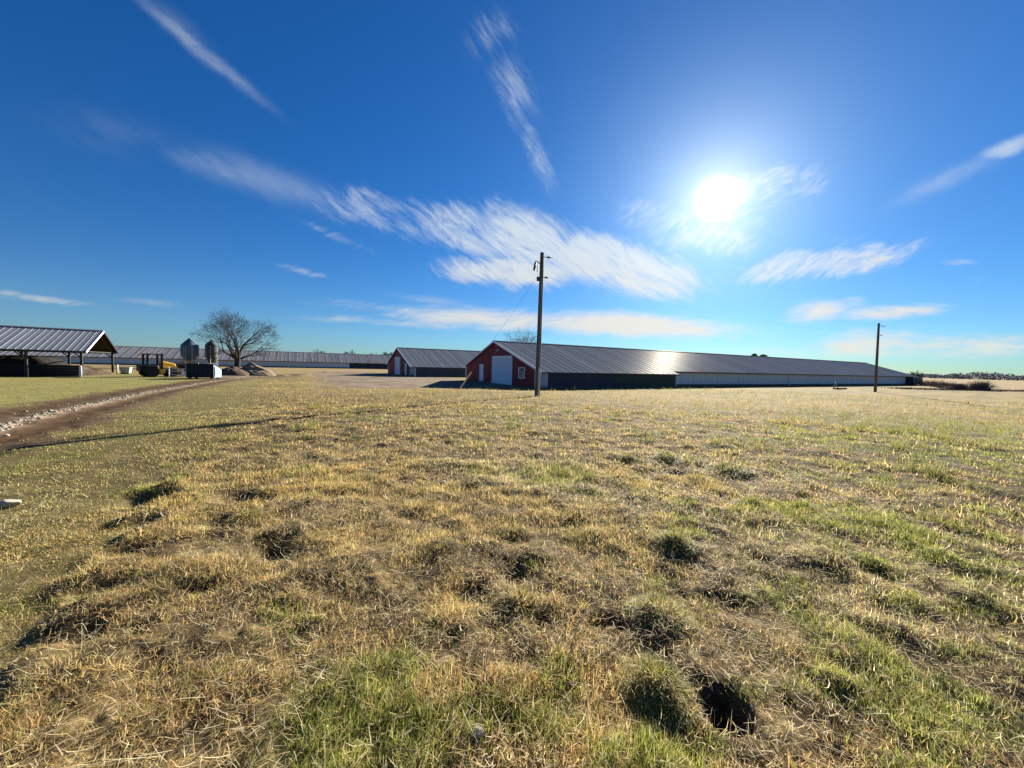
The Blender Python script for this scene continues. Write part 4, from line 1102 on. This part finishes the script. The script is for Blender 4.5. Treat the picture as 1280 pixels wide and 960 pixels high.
def scatter(name, n, rmin, rmax, dens_pow, segs, hmul, wbase, kind_rough):
    """blades over the field; more of them where they show larger"""
    u = rng.random(n); k = 2-dens_pow
    r = (rmin**k+(rmax**k-rmin**k)*u)**(1/k)
    a = rng.uniform(-R(71), R(71), n)
    x, y = r*np.sin(a), r*np.cos(a)
    reg = region(x, y); _, dd, ds, es, drive, yard, rough, lawn, pad_l, lx, ly = reg
    clump = fbm(x*3.1, y*3.1, 71, 3)
    keep = (rng.random(n) < np.clip(.35+1.6*(clump-.28)+.35*(1-rough), .12, 1)) & (rng.random(n) > np.maximum(drive*1.1, yard*1.2)) & (rng.random(n) > pad_l)
    inb = (lx > -.4) & (ly > -1.7) & (ly < 60)
    keep &= ~inb
    sx, sy = (x+43.1)*.824+(y-38.5)*.566, -(x+43.1)*.566+(y-38.5)*.824
    keep &= ~((sx < .4) & (sy > -.2))
    for px_, py_, pr, pd in PITS[1:]:
        keep &= (np.hypot(x-px_, y-py_) > pr*.75) | (rng.random(n) < .35)
    keep &= np.hypot(x-.985, y-1.64) > .075
    x, y, r, clump = x[keep], y[keep], r[keep], clump[keep]
    reg = region(x, y); rough = reg[6]; lawn = reg[7]
    n = len(x)
    z = terrain(x, y, reg)
    c, isg = blade_colours(x, y, reg)
    h = (.015+.036*np.clip((clump-.3)*2.2, 0, 1.2)+.034*rng.random(n)**2)*hmul
    tuft = sst(.60, .74, fbm(x*1.9, y*1.9, 95, 2))*rough*(1-lawn)
    h = h*(.50+.50*rough)*(1+(1.3+1.3*sst(10, 18, r))*tuft*sst(3, 8, r))
    tf_ = (rng.random(n) < .75*tuft*sst(4, 9, r)); c = np.where(tf_[:, None], C_OLIVE*.5+C_GREEN*.25, c)
    h = h*(1+.012*r)
    fr_ = sst(8, 20, r)*rough; c = c+(C_GOLD*.92-c)*(fr_*.55*(~isg))[:, None]; c = c*(1-.10*sst(10, 24, r))[:, None]
    w = wbase*(.7+.7*rng.random(n))*np.maximum(1, r/3.2)**(.85 if segs > 1 else .72)
    phi = rng.uniform(0, 2*math.pi, n)+.9*(fbm(x*1.1, y*1.1, 81, 2)-.5)*6
    lean = np.where(isg, np.abs(rng.normal(.35, .3, n)), np.abs(rng.normal(.98, .40, n))).clip(0, 1.5)
    curl = np.where(isg, rng.normal(.35, .3, n), rng.normal(.35, .5, n))
    me = blade_mesh(name, x, y, z-.004, h, w, phi, lean, curl, c, segs)
    o = bpy.data.objects.new(name, me); col.objects.link(o); o['kind'] = 'stuff'
    return n
n1 = scatter('grass', 420000, .75, 6.0, 1.15, 2, 1.0, .0028, 1)
n2 = scatter('grass', 260000, 4.5, 16.0, 1.55, 2, 1.05, .0036, 1)
n3 = scatter('grass', 190000, 14.0, 52.0, 1.75, 1, 1.15, .0042, 1)
def thatch():
    """dead stems lying flat, the tangled straw of the foreground"""
    n = 50000; u = rng.random(n); r = (.8**.8+(7.5**.8-.8**.8)*u)**(1/.8)
    a = rng.uniform(-R(71), R(71), n); x, y = r*np.sin(a), r*np.cos(a); reg = region(x, y)
    ok = (reg[4] < .2) & (rng.random(n) < .25+.75*reg[6]) & (np.hypot(x-.985, y-1.64) > .08); x, y, r = x[ok], y[ok], r[ok]; n = len(x); reg = region(x, y)
    z = terrain(x, y, reg)+rng.uniform(.004, .035, n)
    c = np.where((rng.random(n) < .6)[:, None], C_PALE, C_STRAW)*(.7+.6*rng.random(n))[:, None]
    h = rng.gamma(4, .013, n)+.02; w = (.0016+.0022*rng.random(n))*np.maximum(1, r/3)**.8
    me = blade_mesh('dry_straw', x, y, z, h, w, rng.uniform(0, 6.28, n), rng.normal(1.42, .25, n), rng.normal(.0, .36, n), c, 3)
    o = bpy.data.objects.new('dry_straw', me); col.objects.link(o); o['kind'] = 'stuff'
thatch()
TL = ['broad dark green tussock, left of the two biggest mid field tussocks', 'widest dark green tussock on the right of the middle field', 'small dark tussock below the widest tussock', 'dark green tussock right of centre in the near field',
      'olive tussock above the burrow hole', 'green tussock touching the left side of the burrow hole', 'faint tussock left of the two big mid field tussocks', 'dry brown tussock with dark hollow in the left near field',
      'small green tussock left of the dry brown tussock near the mown edge', 'dark tussock farthest up the left mown edge', 'thin straw tussock near the centre line of the field', 'small straw tussock low in the centre of the field']
for (tx, ty, tr, th_, tg), lb in zip(TUSSOCKS, TL):
    n = int(1500*max(.6, tr/.16)); rr = tr*np.sqrt(rng.random(n))*1.05; aa = rng.uniform(0, 2*math.pi, n)
    x, y = tx+rr*np.cos(aa), ty+rr*np.sin(aa)
    ok = np.hypot(x-.985, y-1.64) > .08; x, y, rr, aa = x[ok], y[ok], rr[ok], aa[ok]; n = len(x)
    z = terrain(x, y)
    g = (rng.random(n) < .30+.62*tg)
    c = np.where(g[:, None], C_GREEN*.85+(C_OLIVE-C_GREEN)*rng.random(n)[:, None]*.9, C_STRAW)*(.65+.6*rng.random(n))[:, None]
    h = (.04+.07*rng.random(n))*(1.1-.4*rr/tr)*(.65+th_*3.2)
    rd = math.hypot(tx, ty)
    w = (.0036+.002*rng.random(n))*max(1, rd/3.2)**.85
    me = blade_mesh('grass_tussock', x-tx, y-ty, z-th(tx, ty)-.004, h, w, aa+rng.normal(0, 1.0, n), .25+.7*rr/tr+np.abs(rng.normal(0, .3, n)), rng.normal(.4, .2, n), c, 3)
    o = bpy.data.objects.new('grass_tussock', me); col.objects.link(o); o.location = (tx, ty, th(tx, ty))
    tag(o, lb, 'grass tussock', 'grass tussocks in the rough field')
for x, y, h, lx_, lb in ((2.45, 2.50, .17, .01, 'upright bare dead stalk standing in the right near field'), (3.22, 2.58, .15, -.05, 'pale leaning dead stalk near the right edge'), (.37, 2.05, .16, .07, 'pale straw stem slanting in the low centre of the field'), (5.1, 4.9, .22, -.12, 'white leaning straw stem far out on the right')):
    z = th(x, y); b = MB().tube([(0, 0, -.02), (lx_*.4, .01, h*.5), (lx_, 0.0, h)], [.0045, .0038, .0025], 6)
    root = thing('dry_stalk', lb, 'stalk', (x, y, z), 0, 'dead stalks in the field')
    b.build('stem', paint('stalk_straw', (.62, .52, .34), .8), root)
    MB().tube([(lx_*.5, .005, h*.55), (lx_*.5+.02, -.01, h*.8)], [.003, .0015], 5).build('side_shoot', bpy.data.materials['stalk_straw'], root)
